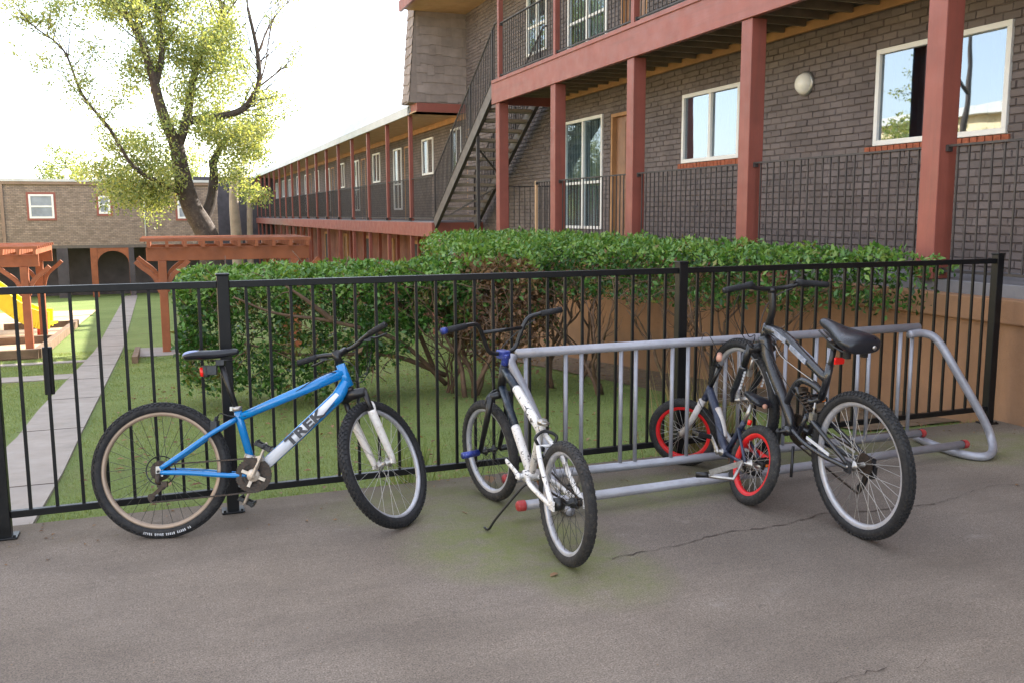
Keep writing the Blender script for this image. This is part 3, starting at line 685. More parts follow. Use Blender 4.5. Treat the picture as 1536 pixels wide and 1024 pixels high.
for i in range(1, 16):
    x = posts[0]-i*.12; y = FY(x); m = MB(FT); m.box(x-.008, x+.008, y-.008, y+.008, .13, 1.224); m.build('picket', M['fence'], fe)
# gate keeper plate and latch box at the left end
m = MB(FT); m.obox((-.585, FY(-.6)+.03, .83), (.045, .03, .24)); m.build('latch_plate', M['fence'], fe, bevel=.004)
lb = MB(FT); lb.obox((-.86, FY(-.8)+.06, .87), (.11, .07, .24)); lb.build('latch_box', M['pot'], fe, bevel=.01)

# ------------------------------------------------------------------ bike rack
RAZ = .085
rk = empty('bike_rack', (3.5, 4.7, 0), 'grey tubular bike rack with red end caps holding three bicycles', 'bike rack'); RT = Matrix.Translation(-Vector(rk.location))
YA, YBk = 4.85, 4.36
m = MB(RT); m.tube([(1.84, YA, .815), (3.3, YA, .82), (4.77, YA, .828)], .027, 14); m.build('top_rail', M['rack'], rk)
m = MB(RT); m.tube([(1.80, YA, RAZ), (4.83, YA, RAZ)], .026, 14); m.build('rear_rail', M['rack'], rk)
m = MB(RT); m.tube([(1.70, YBk, RAZ), (4.86, YBk+.15, RAZ)], .026, 14); m.build('front_rail', M['rack'], rk)
for (x, y) in ((1.78, YA), (4.85, YA), (1.68, YBk), (4.88, YBk+.15)):
    s = 1 if x > 3 else -1; m = MB(RT); m.lathe((x-.02*s, y, RAZ), (s,0,0), [(0,.029),(.035,.029),(.045,.022),(.046,.001)], 14); m.build('end_cap', M['redcap'], rk)
# right end loop
loop = spline([(4.66, YA-.03, .785), (4.77, YA-.035, .79), (4.85, YA-.09, .745), (4.91, YA-.2, .56), (5.06, YA-.31, .24), (5.10, YA-.35, .11), (5.03, YA-.43, .045), (4.91, YA-.47, .03), (4.83, YA-.36, .03), (4.85, YA-.1, .03), (4.90, YA+.1, .03)], 8)
m = MB(RT); m.tube(loop, .027, 14); m.build('end_loop', M['rack'], rk)
loop = spline([(1.82, YA, .80), (1.80, YA-.03, .76), (1.86, YA-.1, .6), (1.93, YA-.2, .36), (1.95, YA-.28, .14), (1.95, YA-.36, .04), (1.95, YA-.52, .032)], 8)
m = MB(RT); m.tube(loop, .027, 14); m.build('end_leg', M['rack'], rk)
m = MB(RT); m.tube([(1.96, YA+.05, .032), (1.96, YA-.48, .032)], .026, 12); m.build('cross_foot', M['rack'], rk)
def rackx(px): return px
for x in (1.90, 2.15, 2.25, 2.51, 2.61, 2.86, 2.97, 3.24, 3.34, 3.60, 3.69, 3.93, 4.03, 4.27, 4.36, 4.62, 4.72):
    m = MB(RT); m.tube([(x, YA, RAZ+.02), (x, YA, .80)], .0125, 10); m.build('upright', M['rack'], rk)
#@@BIKES
# ------------------------------------------------------------------ bicycles
def wheel(par, T, hub, u, v, R, tr, rim, spoke, tyre='rubber', nsp=32, knob=1, hubw=.05, rimw=.013, name='wheel', rimh=.016, marks=None, label=None):
    """hub centre, u fwd, v up, in bike coordinates"""
    hub, u, v = Vector(hub), Vector(u), Vector(v); n = u.cross(v).normalized()   # n = right side (-y)
    rr = R-2*tr+.006; m = MB(T)
    prof = [(-rimw, rr+.004), (-rimw, rr-rimh*.5), (-rimw*.55, rr-rimh), (rimw*.55, rr-rimh), (rimw, rr-rimh*.5), (rimw, rr+.004), (0, rr-.001), (-rimw, rr+.004)]
    m.lathe(hub, n, prof, 64, True, u0=u); w = m.build(name, M[rim], par)
    if label: w['label'] = label
    m = MB(T); prof = [(math.sin(t)*tr*1.02, (R-tr)+math.cos(t)*tr) for t in [R_(a) for a in (-140,-115,-90,-65,-40,-18,0,18,40,65,90,115,140)]]
    m.lathe(hub, n, prof, 72, True, u0=u)
    nk = int(2*PI*R/(.027 if knob > 1 else .03))
    if knob:
        for i in range(nk):
            a = 2*PI*i/nk
            for row, (lat, ang) in enumerate(((-.82, -52), (-.36, -20), (.05, 4), (.42, 24), (.82, 52))):
                aa = a+(PI/nk if row % 2 else 0); th = R_(ang); rad = u*math.cos(aa)+v*math.sin(aa); tan = v*math.cos(aa)-u*math.sin(aa)
                nn = rad*math.cos(th)+n*math.sin(th); sd = n*math.cos(th)-rad*math.sin(th)
                c = hub+rad*(R-tr)+nn*(tr+.0005); h = (.006 if knob > 1 else .0035)
                if knob > 1 and abs(ang) > 40: h *= 1.3
                m.obox(c, (.0135 if knob > 1 else .015, .013 if knob > 1 else .010, h), Matrix((tan, sd, nn)).transposed())
    m.build('tyre', M[tyre], w)
    if marks:   # faded pale sidewall lettering strokes
        m = MB(T); a0, a1 = marks; k = 26
        for i in range(k):
            aa = a0+(a1-a0)*i/k; rad = u*math.cos(aa)+v*math.sin(aa); tan = v*math.cos(aa)-u*math.sin(aa); th = R_(78)
            nn = rad*math.cos(th)+n*math.sin(th); sd = n*math.cos(th)-rad*math.sin(th); c = hub+rad*(R-tr)+nn*(tr*1.035)
            if i % 6 == 5: continue
            m.obox(c, (.0022+random.random()*.003, .013, .0008), Matrix((tan, sd, nn)).transposed()); m.obox(c+sd*random.uniform(-.005, .005), (.0075, .0022, .0008), Matrix((tan, sd, nn)).transposed())
        m.build('sidewall_lettering', M['decalwhite'], w)
    m = MB(T)
    for i in range(nsp):
        side = 1 if i % 2 else -1; a = 2*PI*i/nsp; b = a+(.75 if (i//2) % 2 else -.75)
        p = hub+(u*math.cos(b)+v*math.sin(b))*.022+n*(hubw*.62*side); q = hub+(u*math.cos(a)+v*math.sin(a))*(rr-rimh+.002)+n*(.003*side)
        m.tube([p, q], .0012, 5, False)
    m.build('spokes', M[spoke], w)
    m = MB(T); h = hubw; m.lathe(hub, n, [(-h-.02,.001),(-h-.02,.006),(-h-.004,.006),(-h,.014),(-h*.66,.014),(-h*.64,.026),(-h*.58,.026),(-h*.54,.014),(0,.011),(h*.54,.014),(h*.58,.026),(h*.64,.026),(h*.66,.014),(h,.014),(h+.004,.006),(h+.02,.006),(h+.02,.001)], 16)
    m.build('hub', M['blackpart' if spoke == 'spoke_dark' else 'steel'], w)
    return w
def steer_rig(wb, R, ha, off, st):
    a = Vector((-math.cos(ha), 0, math.sin(ha))); F0 = Vector((wb, 0, R)); perp = Vector((math.sin(ha), 0, math.cos(ha))); A0 = F0-perp*off
    Q = Matrix.Rotation(st, 3, a)
    def S(p): return A0+Q@(Vector(p)-A0)
    def ax(t, g=0, y=0): return S(A0+a*t+perp*g+Vector((0,y,0)))
    return S, ax, Q, A0, a, perp
def bike_root(name, X, Y, psi, phi, pitch, R, label):
    o = empty(name, (X, Y, 0), label, 'bicycle')
    o.rotation_mode = 'QUATERNION'; Mr = Matrix.Rotation(psi, 4, 'Z') @ Matrix.Rotation(phi, 4, 'X'); o.rotation_quaternion = Mr.to_quaternion()
    h = Vector((0,0,R)); T = Matrix.Translation(h) @ Matrix.Rotation(-pitch, 4, 'Y') @ Matrix.Translation(-h)
    return o, T
def text_mesh(par, s, size, T4, mat, name='lettering', depth=.0006, sx=1., bold=.022):
    cu = bpy.data.curves.new(name, 'FONT'); cu.body = s; cu.size = size; cu.extrude = depth; cu.align_x = 'CENTER'; cu.align_y = 'CENTER'; cu.offset = size*bold; cu.space_character = 1.05
    to = bpy.data.objects.new('tmp', cu); COL.objects.link(to); bpy.context.view_layer.update()
    me = bpy.data.meshes.new_from_object(to.evaluated_get(bpy.context.evaluated_depsgraph_get())); bpy.data.objects.remove(to)
    me.transform(T4 @ Matrix.Diagonal((sx,1,1,1))); me.materials.clear(); me.materials.append(mat); me.name = name
    o = bpy.data.objects.new(name, me); COL.objects.link(o); o.parent = par; return o
def saddle(par, T, pts, wid, mat, thick=.035, name='saddle', sub=2):
    """pts: list of (x,z,halfwidth,height) tail->nose in bike plane"""
    m = MB(T); n = 10
    vs = []
    for (x, z, w, h) in pts:
        for k in range(n):
            t = 2*PI*k/n; c, s = math.cos(t), math.sin(t); vs.append((x, w*c, z+(h*.5*s if s > 0 else h*.9*s*(.5+.5*abs(c)))))
    fs = []
    for i in range(len(pts)-1):
        for k in range(n): l = (k+1) % n; fs.append((i*n+k, (i+1)*n+k, (i+1)*n+l, i*n+l))
    fs += [tuple(range(n)), tuple((len(pts)-1)*n+k for k in range(n))[::-1]]
    m.add(vs, fs, True); return m.build(name, mat, par, sub=sub)
def chainring(m, c, n, R, teeth=36, th=.003, hole=.62):
    c = Vector(c); n = Vector(n).normalized(); u = Vector((1,0,0)); v = n.cross(u).normalized(); u = v.cross(n)
    N2 = teeth*2; vs = []
    for s in (-th/2, th/2):
        for i in range(N2):
            a = 2*PI*i/N2; r = R+(.0035 if i % 2 else -.0025); vs.append(c+n*s+(u*math.cos(a)+v*math.sin(a))*r)
        for i in range(N2): a = 2*PI*i/N2; vs.append(c+n*s+(u*math.cos(a)+v*math.sin(a))*R*hole)
    fs = []
    for i in range(N2):
        j = (i+1) % N2
        fs += [(i, j, N2+j, N2+i), (2*N2+i, 3*N2+i, 3*N2+j, 2*N2+j), (i, 2*N2+i, 2*N2+j, j), (N2+i, N2+j, 3*N2+j, 3*N2+i)]
    m.add(vs, fs)
    for k in range(5):
        a = 2*PI*k/5+.3; m.bar(c, c+(u*math.cos(a)+v*math.sin(a))*R*(hole+.05), .014, th*1.2, up=n)
def pedal(par, T, c, mat='blackpart', refl=None, w=.09, tilt=0):
    m = MB(T); c = Vector(c); Mx = Matrix.Rotation(tilt, 3, 'Y')
    for s in (-1, 1): m.obox(c+Mx@Vector((s*.036, 0, 0)), (.014, w, .024), Mx)
    for s in (-1, 1): m.obox(c+Mx@Vector((0, s*(w/2-.008), 0)), (.072, .014, .02), Mx)
    m.tube([c+Vector((0,-w/2-.01,0)), c+Vector((0,w/2,0))], .011, 8)
    for s in (-1, 1):
        for k in range(5): m.obox(c+Mx@Vector((s*.036, (k-2)*w*.22, .014)), (.005,.005,.007), Mx)
    p = m.build('pedal', M[mat], par, bevel=.003)
    if refl:
        m = MB(T)
        for s in (-1, 1): m.obox(c+Mx@Vector((s*.0445, 0, 0)), (.004, w*.6, .014), Mx)
        m.build('pedal_reflector', M[refl], p)
    return p
def crankset(par, T, bb, ang, L=.17, side=.07, ringR=.085, mat='crank', ringmat='rust', pedmat='blackpart', refl=None, rings=(1.,.78,.55), tilt=0, left=True):
    bb = Vector(bb); d = Vector((math.cos(ang), 0, math.sin(ang)))
    m = MB(T); m.lathe(bb, (0,1,0), [(-side,.001),(-side,.012),(-.036,.012),(-.036,.022),(.036,.022),(.036,.012),(side,.012),(side,.001)], 16); m.build('bottom_bracket', M[mat], par)
    m = MB(T)
    for i, k in enumerate(rings): chainring(m, bb+Vector((0,-.048+.008*i,0)), (0,-1,0), ringR*k, int(40*k), .003, .66)
    m.build('chainring', M[ringmat], par)
    for s, dd in ((-1, d), (1, -d)):
        m = MB(T); a = bb+Vector((0, s*side, 0)); b = a+dd*L+Vector((0, s*.008, 0)); m.tube([a-dd*.018, a, a+dd*L*.5, b, b+dd*.014], [.012,.019,.013,.014,.009], 10, flat=.55)
        m.lathe(a, (0,s,0), [(0,.012),(.012,.012),(.012,.009),(.006,.008),(.006,.001)], 12); c = m.build('crank_arm', M[mat], par)
        if s < 0 or left: pedal(par, T, b+Vector((0, s*.062, 0)), pedmat, refl, tilt=tilt)
def chainline(par, T, bb, hub, r1, r2, y=-.046, mat='greasy', idler=None):
    bb, hub = Vector(bb), Vector(hub); Y = Vector((0, y, 0)); m = MB(T); P = []
    arc = lambda c, r, a0, a1, n: [Vector(c)+Y+Vector((r*math.cos(R_(a0+(a1-a0)*i/n)), 0, r*math.sin(R_(a0+(a1-a0)*i/n)))) for i in range(n+1)]
    P += arc(hub, r2, 90, 270 if not idler else 300, 8)[::1]
    if idler: P = [p for p in arc(hub, r2, 90, 230, 7)]; P = P + [Vector(idler[1])+Vector((-.014,0,.004)), Vector(idler[1])+Vector((-.004,0,-.014)), Vector(idler[0])+Vector((-.014,0,.004)), Vector(idler[0])+Vector((0,0,-.014))]
    P += arc(bb, r1, 270, 450, 12)
    full = []
    for i in range(len(P)):
        a, b = P[i], P[(i+1) % len(P)]; n = max(1, int((b-a).length/.0127)); full += [a+(b-a)*k/n for k in range(n)]
    m.tube(full, .0028, 6, closed=True)
    for i in range(len(full)): a, b = full[i], full[(i+1) % len(full)]; m.bar(a, b, .0085 if i % 2 else .005, .0075)
    m.build('chain', M[mat], par)
def cable(par, T, pts, r=.0026, mat='blackpart', name='cable'):
    m = MB(T); m.tube(spline(pts, 8), r, 6); return m.build(name, M[mat], par)

# ---- blue hardtail leaning on the fence
def blue_bike():
    R, wb, ha, off, st = .338, 1.1266, 1.2139, .0396, 1.0084
    rt, T = bike_root('bicycle', -.0901, 4.779, -.2513, -.1808, 0, R, 'bright blue mountain bike with white fork leaning against the fence at the left')
    S, ax, Q, A0, a, perp = steer_rig(wb, R, ha, off, st)
    bb = Vector((.458, 0, .302)); STt = Vector((.379, 0, .60)); HT = A0+a*.52; 
    tA = (.851-A0.z)/a.z; tB = (.735-A0.z)/a.z
    Ht, Hb = A0+a*tA, A0+a*tB
    m = MB(T)
    m.tube([Hb, Ht], [.027,.024], 16)
    m.tube([Ht-a*.045, (STt+Ht-a*.045)/2+Vector((0,0,-.005)), STt-Vector((.0,0,.010))], [.028,.0255,.021], 14)
    m.tube([Hb+a*.03, Hb+(bb-Hb)*.12+Vector((0,0,.002)), Hb+(bb-Hb)*.5, bb+Vector((.012,0,.012))], [.03,.034,.033,.030], 16)
    m.tube([STt+Vector((-.004,0,.03)), STt, bb], [.021,.021,.019], 14)
    m.lathe(bb, (0,1,0), [(-.036,.001),(-.036,.026),(.036,.026),(.036,.001)], 18)
    for s in (-1, 1):
        m.tube(spline([STt+Vector((-.01, s*.018, -.015)), (.25, s*.05, .515), (.12, s*.06, .425), (0.01, s*.066, .352)], 4), .0125, 10)
        m.tube(spline([bb+Vector((-.02, s*.022, 0)), (.33, s*.05, .306), (.15, s*.06, .325), (0.01, s*.066, .332)], 4), .0125, 10)
    m.tube([(.27,-.045,.53),(.27,.045,.53)], .009, 8)
    fr = m.build('frame', M['bluebike'], rt)
    m = MB(T)
    for s in (-1, 1): m.obox((0.005, s*.066, R), (.035, .006, .05))
    m.tube([STt+Vector((-.005,0,.026)), STt+Vector((-.008,0,.048))], .0255, 16); m.obox(STt+Vector((-.032,0,.037)), (.02,.02,.02)); m.build('dropouts', M['steel'], fr)
    # decal: pale panel along the down tube with the maker's lettering, on the drive side
    d = (Hb-bb).normalized(); pr_ = Vector((-d.z, 0, d.x)); L = (Hb-bb).length; n0 = 18
    m = MB(T); rad = .0345
    for i in range(n0):
        t0, t1 = .05+.85*i/n0, .05+.85*(i+1)/n0
        def P(t, ang):
            c = bb+(Hb-bb)*t; rr = .0325+(.0022 if .1 < t < .95 else 0)+.0008; return c+pr_*(math.sin(ang)*rr)+Vector((0,-1,0))*(math.cos(ang)*rr)
        lo = lambda t: R_(-50+55*max(0, (t-.55)/.35)) if t > .55 else R_(-50-0*t)
        hi = lambda t: R_(42)
        k = 6
        for j in range(k):
            f = lambda t, q: P(t, lo(t)+(hi(t)-lo(t))*q/k)
            m.quad(f(t0,j), f(t1,j), f(t1,j+1), f(t0,j+1))
    for i in range(len(m.sm)): m.sm[i] = True
    m.build('decal_panel', M['decalwhite'], fr)
    c = bb+(Hb-bb)*.53+Vector((0,-.0368,0))-pr_*.002; X = d; Yv = pr_; Z = Vector((0,-1,0))
    T4 = Matrix(((X.x,Yv.x,Z.x,c.x),(X.y,Yv.y,Z.y,c.y),(X.z,Yv.z,Z.z,c.z),(0,0,0,1)))
    text_mesh(fr, 'TREK', .066, T4, M['decalblack'], depth=.0012, sx=1.45, bold=.045)
    # wheels
    wheel(rt, T, (0,0,R), (1,0,0), (0,0,1), R, .026, 'rim_tan', 'spoke_dark', 'rubber', 32, 2, .06, name='rear_wheel', rimh=.02, marks=(R_(-105), R_(-62)))
    F0 = Vector((wb,0,R)); hub = S(F0); u = Q@Vector((1,0,0)); v = Q@Vector((0,0,1)); side = Q@Vector((0,1,0))
    wheel(rt, T, hub, u, v, R, .027, 'rim_silver', 'spoke', 'rubber', 28, 2, .045, name='front_wheel')
    # fork
    m = MB(T); tc = tB-.055
    crown = ax(tc, 0); m.tube([ax(tc+.03), ax(tB-.004)], .019, 12)
    m.tube([ax(tc, .012, -.075), ax(tc+.012, .0, 0), ax(tc, .012, .075)], [.024,.028,.024], 12)
    for s in (-1, 1): m.tube([ax(tc+.012, .012, s*.068), ax(tc-.13, .014, s*.066)], .0155, 12)
    f = m.build('fork', M['blackpart'], rt)
    m = MB(T)
    for s in (-1, 1):
        e = hub+side*(s*.06); p0 = ax(tc-.115, .014, s*.066); m.tube([ax(tc-.10, .014, s*.066), p0, p0+(e-p0)*.5, e-(e-p0)*.08, e+(e-p0)*.04], [.021,.023,.0205,.016,.011], 14)
        m.obox(e-u*.004, (.03,.012,.03), Matrix((u, side, v)).transposed())
    m.tube(spline([ax(tc-.12,.03,-.066), ax(tc-.07,.062,-.05), ax(tc-.055,.07,0), ax(tc-.07,.062,.05), ax(tc-.12,.03,.066)], 4), .012, 10)
    m.build('fork_lowers', M['forkwhite'], f)
    # stem, bar
    m = MB(T); m.tube([ax(tA+.005), ax(tA+.075)], .02, 14); bc = ax(tA+.06, .085); m.tube([ax(tA+.045, -.012), ax(tA+.055, .04), bc], [.02,.018,.02], 12); st_ = m.build('stem', M['blackpart'], rt)
    hb = [bc+Q@Vector((x, y, z)) for x, y, z in ((-.03,.30,.03),(-.012,.17,.025),(.0,.07,.003),(0,0,0),(.0,-.07,.003),(-.012,-.17,.025),(-.03,-.30,.03))]
    m = MB(T); m.tube(spline(hb, 4), .0125, 10); b = m.build('handlebar', M['blackpart'], rt)
    for s in (0, -1):
        e = hb[s]; i = hb[1 if s == 0 else -2]; d2 = (i-e).normalized(); m = MB(T); m.tube([e, e+d2*.012, e+d2*.06, e+d2*.12], [.017,.0155,.0165,.0155], 12); m.build('grip', M['grip'], b)
        p = e+d2*.15; fw_ = Q@Vector((1,0,0)); m = MB(T); m.obox(p+fw_*.015-Vector((0,0,.008)), (.035,.03,.03)); m.tube(spline([p+fw_*.03, p+fw_*.055-d2*.03-Vector((0,0,.01)), p+fw_*.055-d2*.11-Vector((0,0,.02))], 4), .006, 8); m.build('brake_lever', M['blackpart'], b)
    cable(rt, T, [hb[-2]+Vector((0,0,-.01)), bc+Q@Vector((.12,-.08,.0)), ax(tB+.0,.09,-.02), HT+Vector((-.06,-.03,-.0)), STt+(Ht-STt)*.5+Vector((0,-.02,-.028))])
    cable(rt, T, [hb[1]+Vector((0,0,-.01)), bc+Q@Vector((.13,.07,-.03)), ax(tB-.06,.09,.02), ax(tc-.05,.04,.03)])
    cable(rt, T, [hb[-2], bc+Q@Vector((.09,-.05,-.11)), ax(tB+.02,.05,-.03), Hb+(bb-Hb)*.2+Vector((0,-.036,-.02)), Hb+(bb-Hb)*.4+Vector((0,-.03,-.03))], .0022)
    m = MB(T); m.lathe(bb+Vector((0,-.052,0)), (0,-1,0), [(0,.001),(0,.034),(.008,.03),(.010,.001)], 20)
    for k_ in range(4):
        an = R_(66+90*k_); m.bar(bb+Vector((0,-.054,0)), bb+Vector((math.cos(an)*.062,-.054,math.sin(an)*.062)), .016, .007, up=(0,1,0))
    m.build('crank_spider', M['crank'], rt)
    # seat
    pt = Vector((.293, 0, .872)); m = MB(T); m.tube([STt+Vector((-.005,0,.02)), pt], .0145, 12); m.tube([pt+Vector((-.05,.02,.012)), pt+Vector((.06,.02,.012))], .004, 6); m.tube([pt+Vector((-.05,-.02,.012)), pt+Vector((.06,-.02,.012))], .004, 6); m.obox(pt, (.04,.05,.026)); m.build('seatpost', M['blackpart'], rt)
    sd = saddle(rt, T, [(.112,.902,.06,.028),(.14,.912,.075,.045),(.19,.915,.07,.05),(.25,.915,.042,.045),(.32,.922,.026,.04),(.37,.930,.02,.032),(.385,.926,.012,.02)], 0, M['saddle'])
    saddle(sd, T, [(.108,.910,.05,.02),(.13,.922,.07,.03),(.175,.926,.06,.028),(.21,.926,.035,.02)], 0, M['saddleblue'], name='saddle_panel')
    m = MB(T); m.tube([(.222,0,.80),(.215,0,.86)], .018, 12); m.obox((.25,0,.835),(.05,.03,.05)); rl = m.build('tail_lamp', M['blackpart'], rt, bevel=.003)
    m = MB(T); m.tube([(.205,0,.805),(.201,0,.85)], .014, 12); m.build('lamp_lens', M['reflector'], rl)
    # drivetrain
    crankset(rt, T, bb, R_(66), .165, .075, .088, 'crank', 'greasy', 'blackpart', None, tilt=.5)
    m = MB(T)
    for i, r_ in enumerate((.05,.044,.038,.032,.026)): m.disc((0,-.026-.0055*i,R), (0,1,0), r_, .003, 28)
    m.build('cassette', M['greasy'], rt)
    m = MB(T); m.lathe((0,-.02,R),(0,1,0),[(0,.075),(.002,.075),(.002,.069),(0,.069),(0,.075)],32); m.build('spoke_guard', M['blackpart'], rt)
    m = MB(T); m.tube([(0.0,-.072,.325),(.0,-.085,.29),(.015,-.075,.272)], [.012,.014,.012], 10); m.obox((.022,-.078,.275),(.05,.02,.028)); m.bar((.02,-.066,.262),(-.035,-.06,.215),.004,.018)
    for c in ((.018,-.062,.262),(-.038,-.058,.212)): m.disc(c,(0,1,0),.017,.005,16)
    m.build('rear_derailleur', M['greasy'], rt)
    chainline(rt, T, bb, (0,0,R), .085, .03, -.042, idler=((-.038,-.05,.197),(.018,-.05,.275)))
    m = MB(T); m.bar(bb+Vector((-.03,-.03,.07)), bb+Vector((.05,-.045,.085)), .02, .03); m.tube([bb+Vector((-.02,0,.1)),bb+Vector((-.03,0,.07))],.03,12); m.build('front_derailleur', M['steel'], rt)
    m = MB(T)
    for s in (-1,1): m.obox((.262, s*.03, .556),(.03,.022,.045)); m.tube([(.262,s*.03,.56),(.27,s*.02,.60)],.006,8)
    m.tube(spline([(.27,.02,.6),(.29,0,.615),(.34,-.012,.6),(.42,-.02,.6)],4),.003,6); m.build('rear_brake', M['blackpart'], rt)
    return rt
blue_bike()

# ---- white BMX, seat missing
def bmx():
    R, wb, ha, off, st = .2855, 1.0393, 1.2597, .0343, .2031
    rt, T = bike_root('bicycle', 1.657, 3.7405, 1.5769, .0224, 0, R, 'scuffed white BMX with no seat and a blue stem, at the left of the rack')
    S, ax, Q, A0, a, perp = steer_rig(wb, R, ha, off, st)
    tA = (.80-A0.z)/a.z; tB = (.655-A0.z)/a.z; Ht, Hb = A0+a*tA, A0+a*tB
    bb = Vector((.43,0,.303)); sc = Vector((.318,0,.565)); m = MB(T)
    m.tube([Hb-a*.002, Ht], .024, 14); m.build('head_tube', M['blackpart'], rt)
    tt = Ht-a*.02; m = MB(T); md = tt+(sc-tt)*.36; m.tube([tt, md], [.021,.023], 14); dt = Hb+a*.03; dm = dt+(bb-dt)*.48; m.tube([dt, dm], [.021,.023], 14); m.build('front_frame', M['bmxnavy'], rt, ).__setitem__('label', 'navy front half of the frame tubes')
    m = MB(T); m.tube([md, md+(sc-md)*.06, sc+Vector((.0,0,-.01))], [.023,.0245,.023], 14); m.tube([dm, dm+(bb-dm)*.06, bb], [.023,.0245,.023], 14)
    m.tube([sc+Vector((-.012,0,.03)), sc, bb], [.0185,.0195,.019], 14); m.lathe(bb,(0,1,0),[(-.04,.001),(-.04,.03),(.04,.03),(.04,.001)],18)
    for s in (-1,1):
        m.tube(spline([sc+Vector((-.008,s*.02,-.03)), (.2,s*.055,.46), (.1,s*.065,.37), (.0,s*.075,.295)],4),.0125,10)
        m.tube(spline([bb+Vector((-.02,s*.025,-.003)), (.3,s*.062,.30), (.15,s*.07,.288), (0,s*.075,.282)],4),.0125,10); m.obox((-.005,s*.077,.2855),(.055,.008,.045))
    m.tube([(.25,-.05,.495),(.25,.05,.495)],.009,8); fr = m.build('frame', M['bmxwhite'], rt)
    m = MB(T); m.tube([sc+Vector((-.012,0,.026)), sc+Vector((-.014,0,.05))],.024,14); m.obox(sc+Vector((-.045,0,.038)),(.03,.018,.026)); m.tube([sc+Vector((-.055,-.02,.038)), sc+Vector((-.055,.02,.038))],.007,8); m.build('seat_clamp', M['steel'], fr)
    wheel(rt,T,(0,0,R),(1,0,0),(0,0,1),R,.0265,'rim_silver','spoke_dark','rubber_worn',32,1,.05,.015,'rear_wheel',.018)
    hub = S((wb,0,R)); u = Q@Vector((1,0,0)); v = Q@Vector((0,0,1)); side = Q@Vector((0,1,0))
    wheel(rt,T,hub,u,v,R,.0265,'rim_silver','spoke_dark','rubber_worn',32,1,.045,.015,'front_wheel',.018)
    m = MB(T); tc = tB-.035; m.tube([ax(tc),ax(tB)],.018,12); m.tube([ax(tc,.005,-.06),ax(tc+.01,0,0),ax(tc,.005,.06)],[.018,.022,.018],12)
    for s in (-1,1): e = hub+side*(s*.062); m.tube([ax(tc+.005,.005,s*.056), ax(tc-.15,.008,s*.062), e+v*.0-u*.002],[.0165,.017,.0115],12)
    fk = m.build('fork', M['blackpart'], rt)
    m = MB(T); m.tube([hub+side*.07, hub+side*.175],.0185,14); m.build('axle_peg', M['bmxblue'], rt)
    m = MB(T); m.tube([hub-side*.07, hub-side*.16],.0175,14); m.build('axle_peg', M['blackpart'], rt)
    m = MB(T); m.tube([(0,-.085,R),(0,-.02,R)],.022,14); m.tube([(0,.02,R),(0,.06,R)],.03,14); m.build('rear_hub_shell', M['blackpart'], rt)
    m = MB(T); m.disc((0,-.052,R),(0,1,0),.03,.004,20); m.disc((0,-.06,R),(0,1,0),.02,.01,20); m.build('cog', M['rust'], rt)
    # stem and bars
    m = MB(T); bc = ax(tA+.055,.04); m.tube([ax(tA+.002),ax(tA+.07)],.021,14); m.obox((ax(tA+.05,.012)+bc)/2,(.075,.05,.045),Q); m.build('stem', M['bmxblue'], rt, bevel=.006)
    W_ = lambda x,y,z: bc+Q@Vector((x,y,z))
    m = MB(T)
    m.tube(spline([W_(0,0,0),W_(0,.04,.0),W_(-.002,.085,.02),W_(-.01,.115,.09),W_(-.02,.15,.16),W_(-.03,.20,.175),W_(-.055,.36,.165)],4),.0115,10)
    m.tube(spline([W_(0,0,0),W_(0,-.04,.0),W_(-.002,-.085,.02),W_(-.01,-.115,.09),W_(-.02,-.15,.16),W_(-.03,-.20,.185),W_(-.055,-.36,.20)],4),.0115,10)
    m.tube([W_(-.014,.13,.122),W_(-.014,-.13,.122)],.0095,10); b = m.build('handlebar', M['blackpart'], rt)
    for s,z in ((1,.165),(-1,.20)):
        m = MB(T); m.tube([W_(-.035,s*.235,z+(.006 if s>0 else -.012)),W_(-.055,s*.36,z)],.0165,12); m.build('grip', M['grip'], b)
    m = MB(T); m.tube([W_(-.055,.36,.165),W_(-.06,.385,.163)],.018,12); m.build('bar_end', M['bmxblue'], b)
    cable(rt,T,[W_(-.03,-.2,.16),W_(.05,-.12,.08),W_(.07,-.02,-.02),ax(tB+.03,.03,-.03),dm+Vector((0,-.02,-.03)),bb+Vector((-.05,-.03,.06)),(.25,-.04,.5)],.0025)
    cable(rt,T,[W_(-.03,.2,.15),W_(.08,.14,.03),W_(.09,.03,-.08),ax(tB-.01,.03,.03)],.0025)
    crankset(rt,T,bb,R_(196),.15,.07,.062,'bmxwhite','rust','blackpart',None,rings=(1.,),left=False)
    chainline(rt,T,bb,(0,0,R),.06,.028,-.052)
    m = MB(T); m.tube(spline([(.40,.03,.27),(.42,.06,.24),(.49,.16,.08),(.52,.19,.014),(.56,.2,.012)],4),.0065,8); m.build('kickstand', M['blackpart'], rt)
    m = MB(T); m.tube(spline([(.25,-.04,.5),(.255,-.055,.54),(.27,0,.565),(.255,.055,.54),(.25,.04,.5)],4),.008,8)
    for s in (-1,1): m.obox((.235,s*.03,.49),(.05,.014,.02))
    m.build('rear_brake', M['blackpart'], rt)
    m = MB(T); bf = ax(tc-.03,.03); m.tube(spline([ax(tc-.09,.02,-.05),ax(tc-.03,.04,-.06),ax(tc+.01,.05,0),ax(tc-.03,.04,.06),ax(tc-.09,.02,.05)],4),.007,8); m.build('front_brake', M['blackpart'], fk)
bmx()

